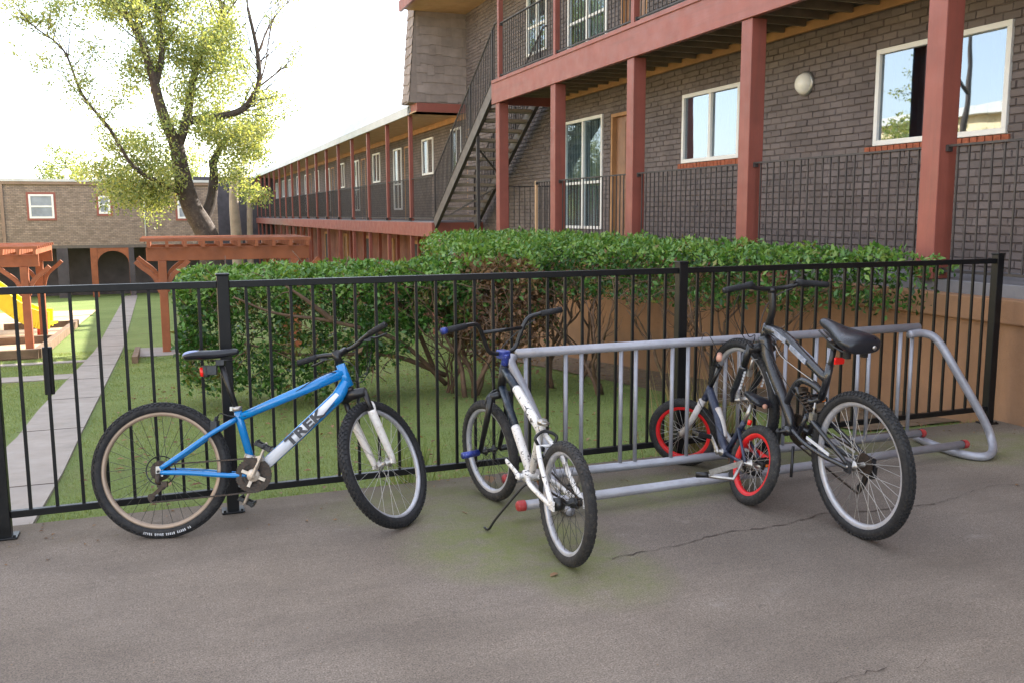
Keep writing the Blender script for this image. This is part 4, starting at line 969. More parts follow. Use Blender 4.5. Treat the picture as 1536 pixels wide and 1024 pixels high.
# ---- kid's bike with red rims
def kid():
    R, wb, ha, off, st = .2231, .8195, 1.2209, .0297, .9489
    rt, T = bike_root('bicycle', 2.945, 4.1962, 1.4968, .2641, 0, R, "small child's bike with bright red rims tangled in the middle of the rack")
    S, ax, Q, A0, a, perp = steer_rig(wb, R, ha, off, st); tA = (.55-A0.z)/a.z; tB = (.46-A0.z)/a.z; Ht, Hb = A0+a*tA, A0+a*tB
    bb = Vector((.30,0,.215)); sc = Vector((.215,0,.40)); m = MB(T)
    m.tube([Hb,Ht],.021,12); m.tube(spline([Ht-a*.02, Vector((.5,0,.40)), Vector((.38,0,.27)), bb],4),[.026]*13,12)
    m.tube([sc+Vector((-.01,0,.03)),sc,bb],.0165,12); m.lathe(bb,(0,1,0),[(-.035,.001),(-.035,.025),(.035,.025),(.035,.001)],14)
    for s in (-1,1): m.tube([sc+Vector((0,s*.02,-.02)),(0,s*.06,R+.005)],.009,8); m.tube([bb+Vector((-.015,s*.02,0)),(.0,s*.06,R-.005)],.010,8)
    m.build('frame', M['kidblue'], rt)
    m = MB(T); m.tube(spline([Vector((.52,-.0,.44)),Vector((.44,-.012,.355)),Vector((.39,-.014,.29))],4),.021,10); m.build('white_panel', M['kidwhite'], rt)
    wheel(rt,T,(0,0,R),(1,0,0),(0,0,1),R,.027,'rim_red','spoke','rubber_worn',28,1,.045,.017,'rear_wheel',.022)
    hub = S((wb,0,R)); u = Q@Vector((1,0,0)); v = Q@Vector((0,0,1)); side = Q@Vector((0,1,0))
    wheel(rt,T,hub,u,v,R,.027,'rim_red','spoke','rubber_worn',28,1,.045,.017,'front_wheel',.022)
    m = MB(T); tc = tB-.03; m.tube([ax(tc),ax(tB+.01)],.018,12); m.tube([ax(tc-.01,.005,-.058),ax(tc+.012,.01,0),ax(tc-.01,.005,.058)],[.019,.024,.019],10)
    for s in (-1,1): e = hub+side*(s*.058); m.tube([ax(tc-.005,.008,s*.055),ax(tc-.1,.012,s*.058),e],[.02,.019,.012],10)
    m.build('fork', M['kidwhite'], rt)
    m = MB(T); m.tube([ax(tA),ax(tA+.15)],.012,10); bc = ax(tA+.15,.03); m.tube([ax(tA+.14),bc],.014,10)
    W_ = lambda x,y,z: bc+Q@Vector((x,y,z)); hb = spline([W_(-.06,.25,.11),W_(-.04,.15,.11),W_(0,.08,.02),W_(0,0,0),W_(0,-.08,.02),W_(-.04,-.15,.11),W_(-.06,-.25,.11)],4); m.tube(hb,.010,8); b = m.build('handlebar', M['blackpart'], rt)
    m = MB(T); m.tube([W_(-.06,.26,.11),W_(-.045,.165,.11)],.017,10); m.build('grip', M['tan'], b); m = MB(T); m.tube([W_(-.06,-.26,.11),W_(-.045,-.165,.11)],.017,10); m.build('grip', M['tan'], b)
    cable(rt,T,[W_(-.04,-.13,.1),W_(.09,-.1,.12),W_(.1,-.02,.0),ax(tB,.05,-.02)],.0022); cable(rt,T,[W_(-.04,.13,.1),W_(.05,.12,.22),W_(.1,.02,.1),ax(tB,.04,.02),bb+Vector((0,.03,.08))],.0022)
    m = MB(T); m.tube([sc+Vector((-.01,0,.02)),(.178,0,.535)],.0125,10); m.build('seatpost', M['steel'], rt)
    saddle(rt,T,[(.05,.555,.045,.03),(.075,.568,.068,.05),(.13,.575,.062,.055),(.19,.58,.036,.045),(.25,.59,.024,.035),(.27,.585,.012,.02)],0,M['saddle'])
    m = MB(T); m.tube([(.05,0,.548),(.04,0,.553)],.014,10); m.build('saddle_badge', M['tan'], rt)
    m = MB(T); m.tube(spline([(-.02,-.062,.27),(.12,-.066,.285),(.28,-.066,.30),(.36,-.066,.24),(.33,-.066,.17)],4),.02,8,flat=.3); m.build('chain_guard', M['rim_red'], rt)
    crankset(rt,T,bb,R_(215),.115,.065,.055,'steel','rust','blackpart',None,rings=(1.,)); chainline(rt,T,bb,(0,0,R),.052,.026,-.05)
    m = MB(T); m.tube([(.0,.075,R),(.005,.10,.12),(.05,.28,.10)],.011,8); m.bar((.0,.07,R),(.03,.24,.125),.006,.03); m.build('stabiliser_arm', M['steel'], rt)
    m = MB(T); m.tube([(.02,.25,.115),(.06,.30,.095)],.016,10); m.build('stabiliser_end', M['blackpart'], rt)
    m = MB(T); m.tube([(.15,.0,.42),(.15,.0,.45)],.012,10); m.build('rear_reflector', M['reflector'], rt)
kid()

# ---- dark grey full-suspension bike
def mtb():
    R, wb, ha, off, st, pitch = .3651, 1.0799, 1.2521, .0383, -.0021, .1175
    rt, T = bike_root('bicycle', 3.1719, 3.5457, 1.5295, -.0211, pitch, R, 'dark grey full-suspension mountain bike with a fat black saddle at the right of the rack')
    S, ax, Q, A0, a, perp = steer_rig(wb, R, ha, off, st); tA = (.875-A0.z)/a.z; tB = (.75-A0.z)/a.z; Ht, Hb = A0+a*tA, A0+a*tB
    bb = Vector((.575,0,.345)); ST = Vector((.318,0,.70)); m = MB(T)
    m.tube([Hb,Ht],.027,14)
    m.tube(spline([Hb+a*.05, Vector((.84,0,.68)), Vector((.70,0,.53)), Vector((.60,0,.42)), bb],5),[.036]*6+[.033]*5+[.029]*10,16)
    m.tube(spline([Ht-a*.025, Vector((.70,0,.845)), Vector((.5,0,.775)), ST+Vector((0,0,.015))],5),[.03]*4+[.027]*4+[.024]*8,14)
    m.tube([ST+Vector((-.015,0,.10)), ST, Vector((.345,0,.60))],.020,12)
    m.tube(spline([Vector((.335,0,.635)),Vector((.42,0,.655)),Vector((.53,0,.645)),Vector((.60,0,.56)),Vector((.64,0,.47))],5),.019,12)
    m.tube(spline([Vector((.345,0,.60)),Vector((.42,0,.56)),Vector((.52,0,.57)),Vector((.56,0,.60))],5),.016,10)
    m.lathe(bb,(0,1,0),[(-.04,.001),(-.04,.028),(.04,.028),(.04,.001)],16); fr = m.build('frame', M['mtbgrey'], rt)
    for s in (-1,1):
        m = MB(T)
        for i,(p,q) in enumerate((((.80,.872),(.66,.838)),((.62,.825),(.47,.775)),((.80,.64),(.70,.535)))):
            m.bar((p[0], s*.026, p[1]-.012), (q[0], s*.026, q[1]-.008), .006, .028 if i < 2 else .035); m.build('frame_decal', M['mtbsilver'], fr); m = MB(T)
    m = MB(T); piv = Vector((.50,0,.40))
    for s in (-1,1):
        m.tube(spline([bb+Vector((-.04,s*.03,.03)),(.38,s*.055,.35),(.2,s*.065,.345),(.0,s*.07,R-.008)],4),.0135,10)
        m.tube([(.40,s*.035,.50),(.30,s*.05,.47),(.01,s*.07,R+.012)],[.013,.013,.011],10)
        m.tube([(.40,s*.035,.50),(.46,s*.035,.36)],.012,10); m.obox((0,s*.072,R),(.05,.008,.06))
    m.build('swingarm', M['mtbgrey'], rt)
    m = MB(T)
    for s in (-1,1): m.bar((.33,s*.079,.40),(.14,s*.079,.375),.004,.016)
    m.build('swingarm_decal', M['decalwhite'], rt)
    # shock
    m = MB(T); p, q = Vector((.40,0,.49)), Vector((.50,0,.60)); m.tube([p,q],.011,10); m.obox(p,(.04,.06,.04)); m.obox(q,(.03,.04,.03))
    ds = (q-p); e1 = ds.cross(Vector((0,1,0))).normalized(); pts = [p+ds*(i/60)*.9+ds*.05+(e1*math.cos(i*.7)+Vector((0,1,0))*math.sin(i*.7))*.026 for i in range(61)]; m.tube(pts,.0045,6); m.build('shock_spring', M['greasy'], rt)
    wheel(rt,T,(0,0,R),(1,0,0),(0,0,1),R,.0285,'rim_silver','spoke','rubber',36,2,.06,.014,'rear_wheel',.022)
    hub = S((wb,0,R)); u = Q@Vector((1,0,0)); v = Q@Vector((0,0,1)); side = Q@Vector((0,1,0))
    wheel(rt,T,hub,u,v,R,.0285,'rim_silver','spoke','rubber',36,2,.048,.014,'front_wheel',.022)
    m = MB(T); tc = tB-.03; m.tube([ax(tc),ax(tB+.01)],.02,12); m.tube([ax(tc,.005,-.085),ax(tc+.012,0,0),ax(tc,.005,.085)],[.025,.03,.025],12)
    for s in (-1,1): m.tube([ax(tc+.03,.005,s*.075),ax(tc-.16,.012,s*.072)],.019,12)
    f = m.build('fork', M['blackpart'], rt)
    m = MB(T)
    for s in (-1,1): e = hub+side*(s*.064); m.tube([ax(tc-.12,.01,s*.073),ax(tc-.135,.012,s*.073),e+v*.05,e-v*.01],[.022,.024,.018,.012],12)
    m.tube(spline([ax(tc-.13,.03,-.07),ax(tc-.08,.075,-.05),ax(tc-.06,.085,0),ax(tc-.08,.075,.05),ax(tc-.13,.03,.07)],4),.011,8); m.build('fork_lowers', M['mtbgrey'], f)
    for s in (-1,1):
        m = MB(T)
        for k in range(6): c = ax(tc-.15-k*.022,-.012,s*.073); m.obox(c,(.006,.012,.014))
        m.build('fork_lettering', M['decalwhite'], f)
    # tall stem + bar
    m = MB(T); m.tube(spline([ax(tA),ax(tA+.07,-.002),ax(tA+.13,.02),ax(tA+.19,.055)],4),.02,12); bc = ax(tA+.205,.06); m.tube([ax(tA+.18,.05),bc+Vector((.0,0,.0))],.023,12); m.build('stem', M['blackpart'], rt)
    W_ = lambda x,y,z: bc+Q@Vector((x,y,z)); hp = [W_(-.045,.335,.01),W_(-.025,.2,.022),W_(-.005,.09,.0),W_(0,0,-.005),W_(-.005,-.09,.0),W_(-.025,-.2,.022),W_(-.045,-.335,.01)]
    m = MB(T); m.tube(spline(hp,5),.0125,10); b = m.build('handlebar', M['blackpart'], rt)
    for s in (0,-1):
        e = hp[s]; i = hp[1 if s == 0 else -2]; d2 = (i-e).normalized(); m = MB(T); m.tube([e,e+d2*.03,e+d2*.1,e+d2*.15,e+d2*.16,e+d2*.19],[.017,.0165,.018,.0165,.021,.021],12); m.build('grip', M['grip'], b)
        p = e+d2*.2; m = MB(T); m.obox(p+Vector((.015,0,-.012)),(.04,.03,.03)); m.tube(spline([p+Vector((.04,0,-.01)),p+Vector((.06,0,-.02))-d2*.03,p+Vector((.055,0,-.03))-d2*.12],4),.006,8); m.build('brake_lever', M['blackpart'], b)
    cable(rt,T,[hp[1]+Vector((.03,0,-.01)),W_(.08,.16,-.11),W_(.05,.1,-.28),ax(tB+.03,.05,.03),ax(tc-.05,.06,.02)])
    cable(rt,T,[hp[-2]+Vector((.03,0,-.01)),W_(.1,-.06,-.10),W_(.04,.03,-.26),Hb+Vector((-.04,-.03,.05)),Vector((.7,-.03,.70)),Vector((.42,-.03,.66))])
    cable(rt,T,[hp[1]+Vector((.02,0,-.01)),W_(.02,.22,-.15),W_(-.02,.12,-.33),Hb+Vector((-.07,.04,.02)),Vector((.62,.035,.62)),Vector((.40,.04,.52)),Vector((.2,.06,.42))])
    cable(rt,T,[Vector((.74,.035,.79)),Vector((.66,.045,.75)),Vector((.5,.05,.72)),Vector((.38,.035,.69))],.0022,'spoke')
    m = MB(T); m.tube([ST+Vector((-.005,0,.0)),Vector((.285,0,.90))],.0145,12); m.obox((.282,0,.905),(.06,.05,.03)); m.build('seatpost', M['blackpart'], rt)
    m = MB(T)
    for s in (-1,1): m.tube(spline([(.10,s*.045,.93),(.16,s*.04,.905),(.28,s*.022,.91),(.4,s*.014,.955)],4),.005,6); m.lathe((.12,s*.05,.885),(0,0,1),[(0,.02),(.045,.02)],10)
    m.build('seat_rails', M['blackpart'], rt)
    saddle(rt,T,[(.045,.955,.085,.06),(.06,.965,.108,.085),(.10,.968,.112,.095),(.17,.972,.095,.085),(.24,.98,.06,.07),(.32,.995,.036,.055),(.38,1.005,.03,.05),(.405,1.0,.018,.03)],0,M['saddle'])
    m = MB(T); m.lathe((.028,-.03,.955),(-1,0,0),[(0,.011),(.004,.011),(.005,.001)],12); m.build('saddle_badge', M['steel'], rt)
    m = MB(T); m.obox((.235,0,.835),(.012,.06,.036)); m.obox((.245,.0,.835),(.03,.03,.03)); m.build('rear_reflector', M['reflector'], rt, bevel=.006)
    crankset(rt,T,bb,R_(88),.17,.08,.088,'blackpart','greasy','blackpart','amber')
    m = MB(T)
    for i, r_ in enumerate((.058,.05,.043,.036,.03,.024)): m.disc((0,-.024-.0055*i,R),(0,1,0),r_,.003,26)
    m.build('cassette', M['greasy'], rt)
    m = MB(T); m.obox((.01,-.082,R-.05),(.05,.03,.06)); m.bar((.02,-.07,R-.07),(.05,-.065,R-.15),.012,.03); 
    for c in ((.015,-.066,R-.075),(.055,-.062,R-.155)): m.disc(c,(0,1,0),.019,.006,14)
    m.build('rear_derailleur', M['blackpart'], rt)
    chainline(rt,T,bb,(0,0,R),.085,.035,-.045,idler=((.055,-.055,R-.17),(.015,-.055,R-.07)))
    m = MB(T); m.obox((.0,0,R+.02),(.001,.001,.001))
    m = MB(T)
    for s in (-1,1): m.obox((.345,s*.04,.50),(.03,.03,.05)); m.tube([(.345,s*.04,.52),(.35,s*.03,.58)],.006,8)
    m.build('rear_brake', M['steel'], rt)
    m = MB(T)
    for s in (-1,1): e = ax(tc-.15,-.02,s*.05); m.tube([e,ax(tc-.05,-.03,s*.06)],.008,8); m.obox(e,(.03,.025,.04))
    m.tube([ax(tc-.05,-.03,-.06),ax(tc-.05,-.03,.06)],.0015,6); m.build('front_brake', M['steel'], f)
    m = MB(T); m.tube([(.46,.06,.30),(.40,.10,.15)],.008,8); m.build('kickstand', M['blackpart'], rt)
mtb()
#@@PLANTS
# ------------------------------------------------------------------ hedges
def inpoly(x, y, P):
    c = np.zeros(len(x), bool); n = len(P)
    for i in range(n):
        x1, y1 = P[i]; x2, y2 = P[i-1]; cond = ((y1 > y) != (y2 > y)) & (x < (x2-x1)*(y-y1)/((y2-y1) if y2 != y1 else 1e-9)+x1); c ^= cond
    return c
def edge_dist(x, y, P):
    d = np.full(len(x), 9.)
    for i in range(len(P)):
        a = np.array(P[i-1]); b = np.array(P[i]); ab = b-a; t = np.clip(((x-a[0])*ab[0]+(y-a[1])*ab[1])/(ab@ab), 0, 1)
        d = np.minimum(d, np.hypot(x-a[0]-t*ab[0], y-a[1]-t*ab[1]))
    return d
def hedge(root, P, top, bot, n, lsize=(.035,.06), brown=None, name='leaves', mat='hedgeleaf', thin=.25):
    P = [tuple(p) for p in P]; xs = [p[0] for p in P]; ys = [p[1] for p in P]; out = []
    N0 = n*4; x = rng.uniform(min(xs), max(xs), N0); y = rng.uniform(min(ys), max(ys), N0); k = inpoly(x, y, P); x, y = x[k], y[k]
    zt = top(x, y)+.035*np.sin(x*7+y*3)+.03*np.sin(y*9-x*4)+.02*np.sin(x*19)*np.sin(y*17); zb = bot(x, y)+.07*np.sin(x*6+1)*np.cos(y*5)+.05*np.sin(x*17+y*11)
    z = zb+(zt-zb)*rng.uniform(0, 1, len(x))**.8
    ed = edge_dist(x, y, P)-.045*(1+np.sin(x*8.3+z*5)*np.sin(y*7.1-z*6.3))-.03*(1+np.sin(x*21+z*17)*np.sin(y*19+z*13))
    zt = zt-.10*np.exp(-np.maximum(ed, 0)/.07)
    d = np.minimum(np.minimum(ed, zt-z), (z-zb)*1.3)
    clump = .5+.5*np.sin(x*5.3+z*4)*np.sin(y*4.7-z*5)*np.sin(z*9+x*3)
    hh = (z-zb)/(zt-zb+1e-6); gap = (np.sin(x*9.1+z*7.7+1)*np.sin(z*11.3-x*4.1+y*3)+.35*np.sin(x*27+z*23)) > np.where(hh > .78, 2., .22)
    pr = np.where(d < -.01, 0, np.exp(-np.maximum(d, 0)/.10)*(1-.8*gap))
    k = rng.uniform(size=len(x)) < pr; x, y, z, d, clump, zt, zb = (q[k] for q in (x, y, z, d, clump, zt, zb))
    if len(x) > n: s = rng.choice(len(x), n, False); x, y, z, d, clump, zt, zb = (q[s] for q in (x, y, z, d, clump, zt, zb))
    n = len(x); C = np.stack([x, y, z], 1); D = rdir(n); D[:,2] += .35; Nn = rdir(n)*.8; Nn[:,2] += .8
    h = (z-zb)/(zt-zb+1e-6); tone = np.clip(.04+.46*rng.uniform(size=n)**1.2+(.12+.36*rng.uniform(size=n))*(h > .84)+.12*(clump-.5), 0, .8)  # top leaves get a raised tone: new growth plus painted sky brightness
    if brown is not None: b = rng.uniform(size=n) < brown(x, y, h); tone = np.where(b, rng.uniform(.85, 1, n), tone)
    L = rng.uniform(*lsize, n)
    o = leaf_mesh(name, M[mat], C, D, Nn, L, L*rng.uniform(.42, .6, n), tone, root, .2)
    return o
def twigs(root, base_pts, n, P, zlo, zhi, name='branch', r0=.018, mat='twig', seed=1):
    rr = random.Random(seed)
    for k, (bx, by) in enumerate(base_pts):
        m = MB(); stems = []
        def grow(p, d, L, r, depth):
            pts = [p]; q = Vector(p); dd = Vector(d).normalized()
            for i in range(5):
                dd.z = min(dd.z, .15) if q.z > zhi else dd.z; dd = (dd+Vector((rr.uniform(-.3,.3), rr.uniform(-.3,.3), rr.uniform(-.12,.12 if q.z > zhi*.6 else .3)))).normalized(); q = q+dd*L/5; pts.append(q.copy())
            m.tube(pts, [r*(1-.13*i) for i in range(6)], 6 if depth else 8)
            if depth < 3:
                for _ in range(n if depth < 2 else 3):
                    i = rr.randint(2, 5); nd = (dd+Vector((rr.uniform(-1,1), rr.uniform(-1,1), rr.uniform(-.3,.8)))).normalized(); grow(pts[i], nd, L*rr.uniform(.5,.8), r*.5, depth+1)
        z = gzf(by)
        for _ in range(2): grow(Vector((bx+rr.uniform(-.05,.05), by+rr.uniform(-.05,.05), z-.03)), (rr.uniform(-.35,.35), rr.uniform(-.35,.3), 1), (zhi-z)*.7, r0, 0)
        m.build(name, M[mat], root)
HL = [(.02,9.6),(3.15,9.3),(3.3,10.9),(.1,11.1)]
hl = world_root('hedge', 'long clipped green hedge with a ragged underside left of the dead brown shrub', 'hedge')
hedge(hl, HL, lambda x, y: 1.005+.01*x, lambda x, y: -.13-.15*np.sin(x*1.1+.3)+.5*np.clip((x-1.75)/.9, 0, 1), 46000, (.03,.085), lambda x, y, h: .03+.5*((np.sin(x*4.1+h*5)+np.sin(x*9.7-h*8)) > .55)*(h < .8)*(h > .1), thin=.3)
twigs(hl, [(3.0,9.9),(2.95,10.0)], 3, HL, -.3, .3, seed=3)
m = MB(); rr = random.Random(5)
for p in ([(2.9,9.9,-.3),(2.3,9.6,.25),(1.6,9.52,.5),(1.0,9.48,.62),(.6,9.45,.8)], [(2.9,9.9,-.2),(2.2,9.7,.1),(1.3,9.7,.15),(.7,9.7,.3)], [(2.9,10.2,-.3),(2.5,10.0,.5),(2.0,10.0,.9),(1.5,10.1,1.)], [(1.6,9.52,.5),(1.3,9.45,.75),(1.1,9.44,.9)]):
    q = spline(p, 6); m.tube(q, [.03*(1-.75*i/len(q)) for i in range(len(q))], 8)
m.build('limb', M['twig'], hl)
m = MB()
for i in range(260):
    x = rr.uniform(.15,3.1); y = rr.uniform(9.45,10.8); z = rr.uniform(-.1,.95); d = Vector((rr.uniform(-1,1),rr.uniform(-1,1),rr.uniform(-.5,.9))).normalized()*rr.uniform(.15,.4); p = Vector((x,y,z)); m.tube([p,p+d*.5+Vector((rr.uniform(-.03,.03),0,rr.uniform(-.03,.03))),p+d], .0045, 5)
m.build('twigs', M['twig'], hl)['kind'] = 'stuff'
# right hedge against the wall
HR = [(3.0,10.75),(3.75,9.3),(4.55,7.5),(5.2,5.95),(5.9,5.5),(5.92,13.5),(4.6,14.5),(3.4,13)]
hr = world_root('hedge', 'glossy green hedge with flat clipped top growing against the orange wall', 'hedge')
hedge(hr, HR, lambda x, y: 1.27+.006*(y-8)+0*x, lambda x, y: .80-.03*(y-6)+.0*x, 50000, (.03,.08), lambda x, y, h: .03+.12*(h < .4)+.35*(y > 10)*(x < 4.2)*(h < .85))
twigs(hr, [(4.95,7.0),(4.7,8.0),(4.35,8.9),(4.1,9.7),(5.2,7.9),(4.7,10.2)], 3, HR, -.3, .9, 'branch', .028, seed=9)
# dead brown shrub between the two hedges
DS = [(2.85,9.45),(3.55,8.8),(4.15,9.5),(3.7,10.8),(3.0,10.6)]
ds = world_root('shrub', 'half dead shrub with bare brown stems and dry leaves where the two hedges meet', 'shrub')
hedge(ds, DS, lambda x, y: 1.08+0*x, lambda x, y: .1+.25*np.sin(x*5), 9000, (.04,.09), None, mat='deadleaf')
hedge(ds, DS, lambda x, y: 1.24+0*x, lambda x, y: .45+.3*np.sin(x*8+y*5), 3500, (.05,.09), None, name='green_leaves')
twigs(ds, [(3.04,9.5),(3.14,9.6),(3.95,10.6)], 4, DS, -.3, .8, 'stem', .034, seed=21)
m = MB()
for i in range(300):
    x = rr.uniform(2.95,4.0); y = rr.uniform(9.1,10.4); z = rr.uniform(.15,.95); d = Vector((rr.uniform(-1,1),rr.uniform(-1,1),rr.uniform(-.8,.9))).normalized()*rr.uniform(.12,.4); p = Vector((x,y,z)); m.tube([p,p+d*.5+Vector((rr.uniform(-.04,.04),0,rr.uniform(-.04,.04))),p+d], .005, 5)
m.build('twigs', M['twig'], ds)['kind'] = 'stuff'
# weeds behind the rack
def weed(x, y, n, h, sp, label, mat='drygrass'):
    C = np.stack([rng.normal(x, sp, n), rng.normal(y, sp*.5, n), np.full(n, gzf(max(y, 5.3))-.01)], 1); D = rdir(n)*.35; D[:,2] = 1
    o = leaf_mesh('weed_clump', M[mat], C, D, rdir(n), rng.uniform(h*.4, h, n), rng.uniform(.006, .014, n), rng.uniform(0, 1, n)); return tag(o, label, 'weed')
weed(3.35, 5.33, 260, .75, .12, 'tall dry weed clump growing through the fence behind the red rimmed bike')
weed(3.65, 5.36, 130, .42, .12, 'shorter pale weed tuft behind the front wheel of the dark grey bike')
weed(1.35, 5.34, 70, .4, .07, 'thin green weed behind the front wheel of the blue bike', 'grassblade')
# fallen leaves on the slab and lawn
def litter(x, y, s, rot, label, z=None, mat='deadleaf'):
    z = .003 if z is None else z
    m = MB(); u = Vector((math.cos(rot), math.sin(rot), 0)); w = Vector((-math.sin(rot), math.cos(rot), 0)); c = Vector((x, y, z))
    pts = [c-u*s*.5, c-u*s*.15+w*s*.28+Vector((0,0,s*.12)), c+u*s*.25+w*s*.2+Vector((0,0,s*.16)), c+u*s*.55+Vector((0,0,s*.05)), c+u*s*.25-w*s*.22+Vector((0,0,s*.1)), c-u*s*.15-w*s*.3+Vector((0,0,s*.14)), c+Vector((0,0,.004))]
    m.add(pts, [(0,6,1),(1,6,2),(2,6,3),(3,6,4),(4,6,5),(5,6,0)], True); o = m.build('fallen_leaf', M[mat]); set_attr(o, [random.random()]*6); return tag(o, label, 'leaf', 'fallen leaves on the concrete slab')
litter(1.55, 3.62, .05, .4, 'small brown leaf beside the rear tyre of the white BMX')
litter(2.62, 4.62, .13, 1.1, 'large curled brown leaf between the two ground rails of the rack')
litter(2.45, 4.60, .06, 2.1, 'pale leaf lying left of the large curled leaf in the rack')
litter(4.65, 3.9, .03, .2, 'tiny dry leaf on the slab at the far right')
litter(1.72, 4.98, .12, 1.4, 'rusty brown leaf standing against the front wheel of the white BMX', .05)

def scatter_litter(name, n, xr, yr, zf, s0, s1, label, cat, mat='deadleaf', power=1.):
    x = rng.uniform(*xr, n); y = yr[1]-(yr[1]-yr[0])*rng.uniform(0, 1, n)**power; D = rdir(n); D[:,2] *= .12; Nn = rdir(n)*.3; Nn[:,2] = 1; L = rng.uniform(s0, s1, n)
    return tag(leaf_mesh(name, M[mat], np.stack([x, y, zf(y)+.004], 1), D, Nn, L, L*.5, rng.uniform(0, .95, n), None, .3), label, cat, kind='stuff')
scatter_litter('leaf_litter', 900, (-.6, 6.), (5.35, 13), lambda y: gz(y)+.02, .03, .07, 'dry brown leaves scattered over the lawn under the hedges', 'leaf litter')
scatter_litter('slab_litter', 260, (-1., 5.9), (4.55, 5.26), lambda y: 0*y, .008, .03, 'tiny dry leaf scraps and grit along the foot of the fence', 'leaf litter', power=2.)
scatter_litter('slab_grit', 700, (-1.5, 5.9), (1.5, 5.2), lambda y: 0*y, .003, .009, 'fine grit and leaf crumbs scattered over the bare concrete slab', 'grit')

# ------------------------------------------------------------------ trees
def limb_mesh(m, pts, r0, r1):
    q = spline(pts, 5); n = len(q); m.tube(q, [r0+(r1-r0)*i/(n-1) for i in range(n)], 9)
def sub_branches(m, rr, pts, count, L, r, spread=1., tips=None):
    q = spline(pts, 5)
    for _ in range(count):
        i = rr.randint(len(q)//3, len(q)-1); p = q[i].copy(); d = (q[min(i+1,len(q)-1)]-q[max(0,i-1)]).normalized(); d = (d+Vector((rr.uniform(-1,1),rr.uniform(-1,1),rr.uniform(-.6,.9)))*spread).normalized(); pp = [p]; LL = L*rr.uniform(.5,1.2)
        for k in range(5): d = (d+Vector((rr.uniform(-.3,.3),rr.uniform(-.3,.3),rr.uniform(-.2,.3)))).normalized(); p = p+d*LL/5; pp.append(p.copy())
        m.tube(pp, [r*(1-.16*k) for k in range(6)], 5)
        if tips is not None: tips += pp[2:]
        for _ in range(2):
            e = pp[rr.randint(2,5)]; d2 = (d+Vector((rr.uniform(-1,1),rr.uniform(-1,1),rr.uniform(-.5,.8)))).normalized(); f = e+d2*LL*.4; m.tube([e,(e+f)/2+Vector((0,0,.03)),f],[r*.4,r*.3,r*.15],4)
            if tips is not None: tips += [(e+f)/2, f]
tr = based('tree', (1.35, 32, gzf(32)), 'large leafy tree with a forked dark trunk behind the long orange pergola', 'tree')[0]; TT = Matrix.Translation(-Vector(tr.location))
rr = random.Random(11); m = MB(TT)
limb_mesh(m, [(1.6,32,gzf(32)-.1),(1.45,32,-.3),(1.3,32,.92),(.85,32,1.9),(.62,31.9,2.9),(.5,31.8,3.85)], .46, .22)
limb_mesh(m, [(1.15,32.2,1.3),(1.5,32.4,2.1),(1.62,32.5,2.9),(1.6,32.6,3.4)], .20, .12)
m.build('trunk', M['bark'], tr)
limbs = [([(.5,31.8,3.7),(.1,31.6,4.9),(-.15,31.4,6.1),(-.5,31.3,7.2),(-1.3,31,8.2),(-2.2,30.8,9.)], .19,.05), ([(-.1,31.5,5.4),(.2,31.6,6.6),(.15,31.8,8),(.3,32,9.2)], .11,.04),
         ([(.5,31.8,3.7),(.85,32,4.7),(1.1,32.3,5.9),(1.45,32.5,6.9),(2.1,32.8,7.9),(2.0,33,9.4)], .17,.05), ([(.85,32,4.6),(1.7,32.2,4.75),(2.6,32.3,5.05),(3.15,32.5,5.8),(3.2,32.6,6.9),(2.95,32.7,8.4)], .15,.05),
         ([(.75,32,2.2),(0,31.8,2.6),(-.8,31.5,3.1),(-1.4,31.3,4.2),(-2.1,31,5.2),(-2.5,30.8,6.4),(-3.2,30.7,7.)], .08,.02), ([(1.6,32.6,3.3),(2.0,32.9,4.),(2.5,33.2,4.4)], .13,.04), ([(.8,32,2.3),(.1,32.3,2.5),(-.7,32.6,2.6)], .14,.05)]
tips = []
for i, (p, a, b) in enumerate(limbs):
    m = MB(TT); limb_mesh(m, p, a, b); sub_branches(m, rr, p, 26 if i < 5 else 14, 1.7, max(.018, b*.5), 1.1, tips); m.build('limb', M['bark'], tr)
def crown(root, T, clusters, name='crown', ls=(.07,.135), mat='treeleaf', seed=0):
    Cs = []; tn = []
    for (x, y, z, r, n) in clusters:
        d = rdir(n)*(rng.uniform(0, 1, n)**.5)[:,None]*r; d[:,2] *= .75; Cs.append(np.array([x, y, z])+d); tn.append(np.clip(rng.normal(rng.uniform(.35, .7), .2, n), 0, 1))
    C = np.concatenate(Cs); n = len(C); tone = np.concatenate(tn); D = rdir(n); D[:,2] -= .5; L = rng.uniform(*ls, n)
    if T is not None: C = C+np.array(T.translation)
    return leaf_mesh(name, M[mat], C, D, rdir(n), L, L*.5, tone, root, .15)
cl = []
for t in tips:
    if rr.random() < (.75 if t.x > -1.6 else .35) and not (t.x > 2.7 and t.z > 5.6): cl.append((t.x, t.y, t.z, rr.uniform(.25,.6), rr.randint(26,60)))
for (x,z,r,n) in ((-.2,6.4,1.1,700),(1.2,5.9,1.0,600),(.7,8.6,1.2,700),(-1.,8.9,1.1,500),(1.9,7.3,1.,600),(2.4,6.3,.9,400),(-.2,3.6,.8,400),(-1.1,2.6,1.0,900),(-.3,2.35,.9,900),(.3,3.0,.7,500),(-1.6,3.1,.7,400),(2.2,3.9,.9,900),(2.9,3.7,.7,600),(1.7,4.3,.8,700),(2.3,2.9,.8,500),(3.1,4.5,.8,400),(.9,5.4,.9,500),(2.2,5.6,1.,500),(.3,4.6,.7,400),(-.8,4.2,.7,350),(2.8,2.1,.6,300),(.9,7.2,1.,400),(-1.8,8.6,1.2,700),(-.8,7.9,.8,350),(-.9,5.6,.6,150)):
    for k in range(4): cl.append((x+rr.uniform(-.5,.5)*r, 32+rr.uniform(-1.2,1.2), z+rr.uniform(-.4,.4)*r, r*.85, int(n/1.8)))
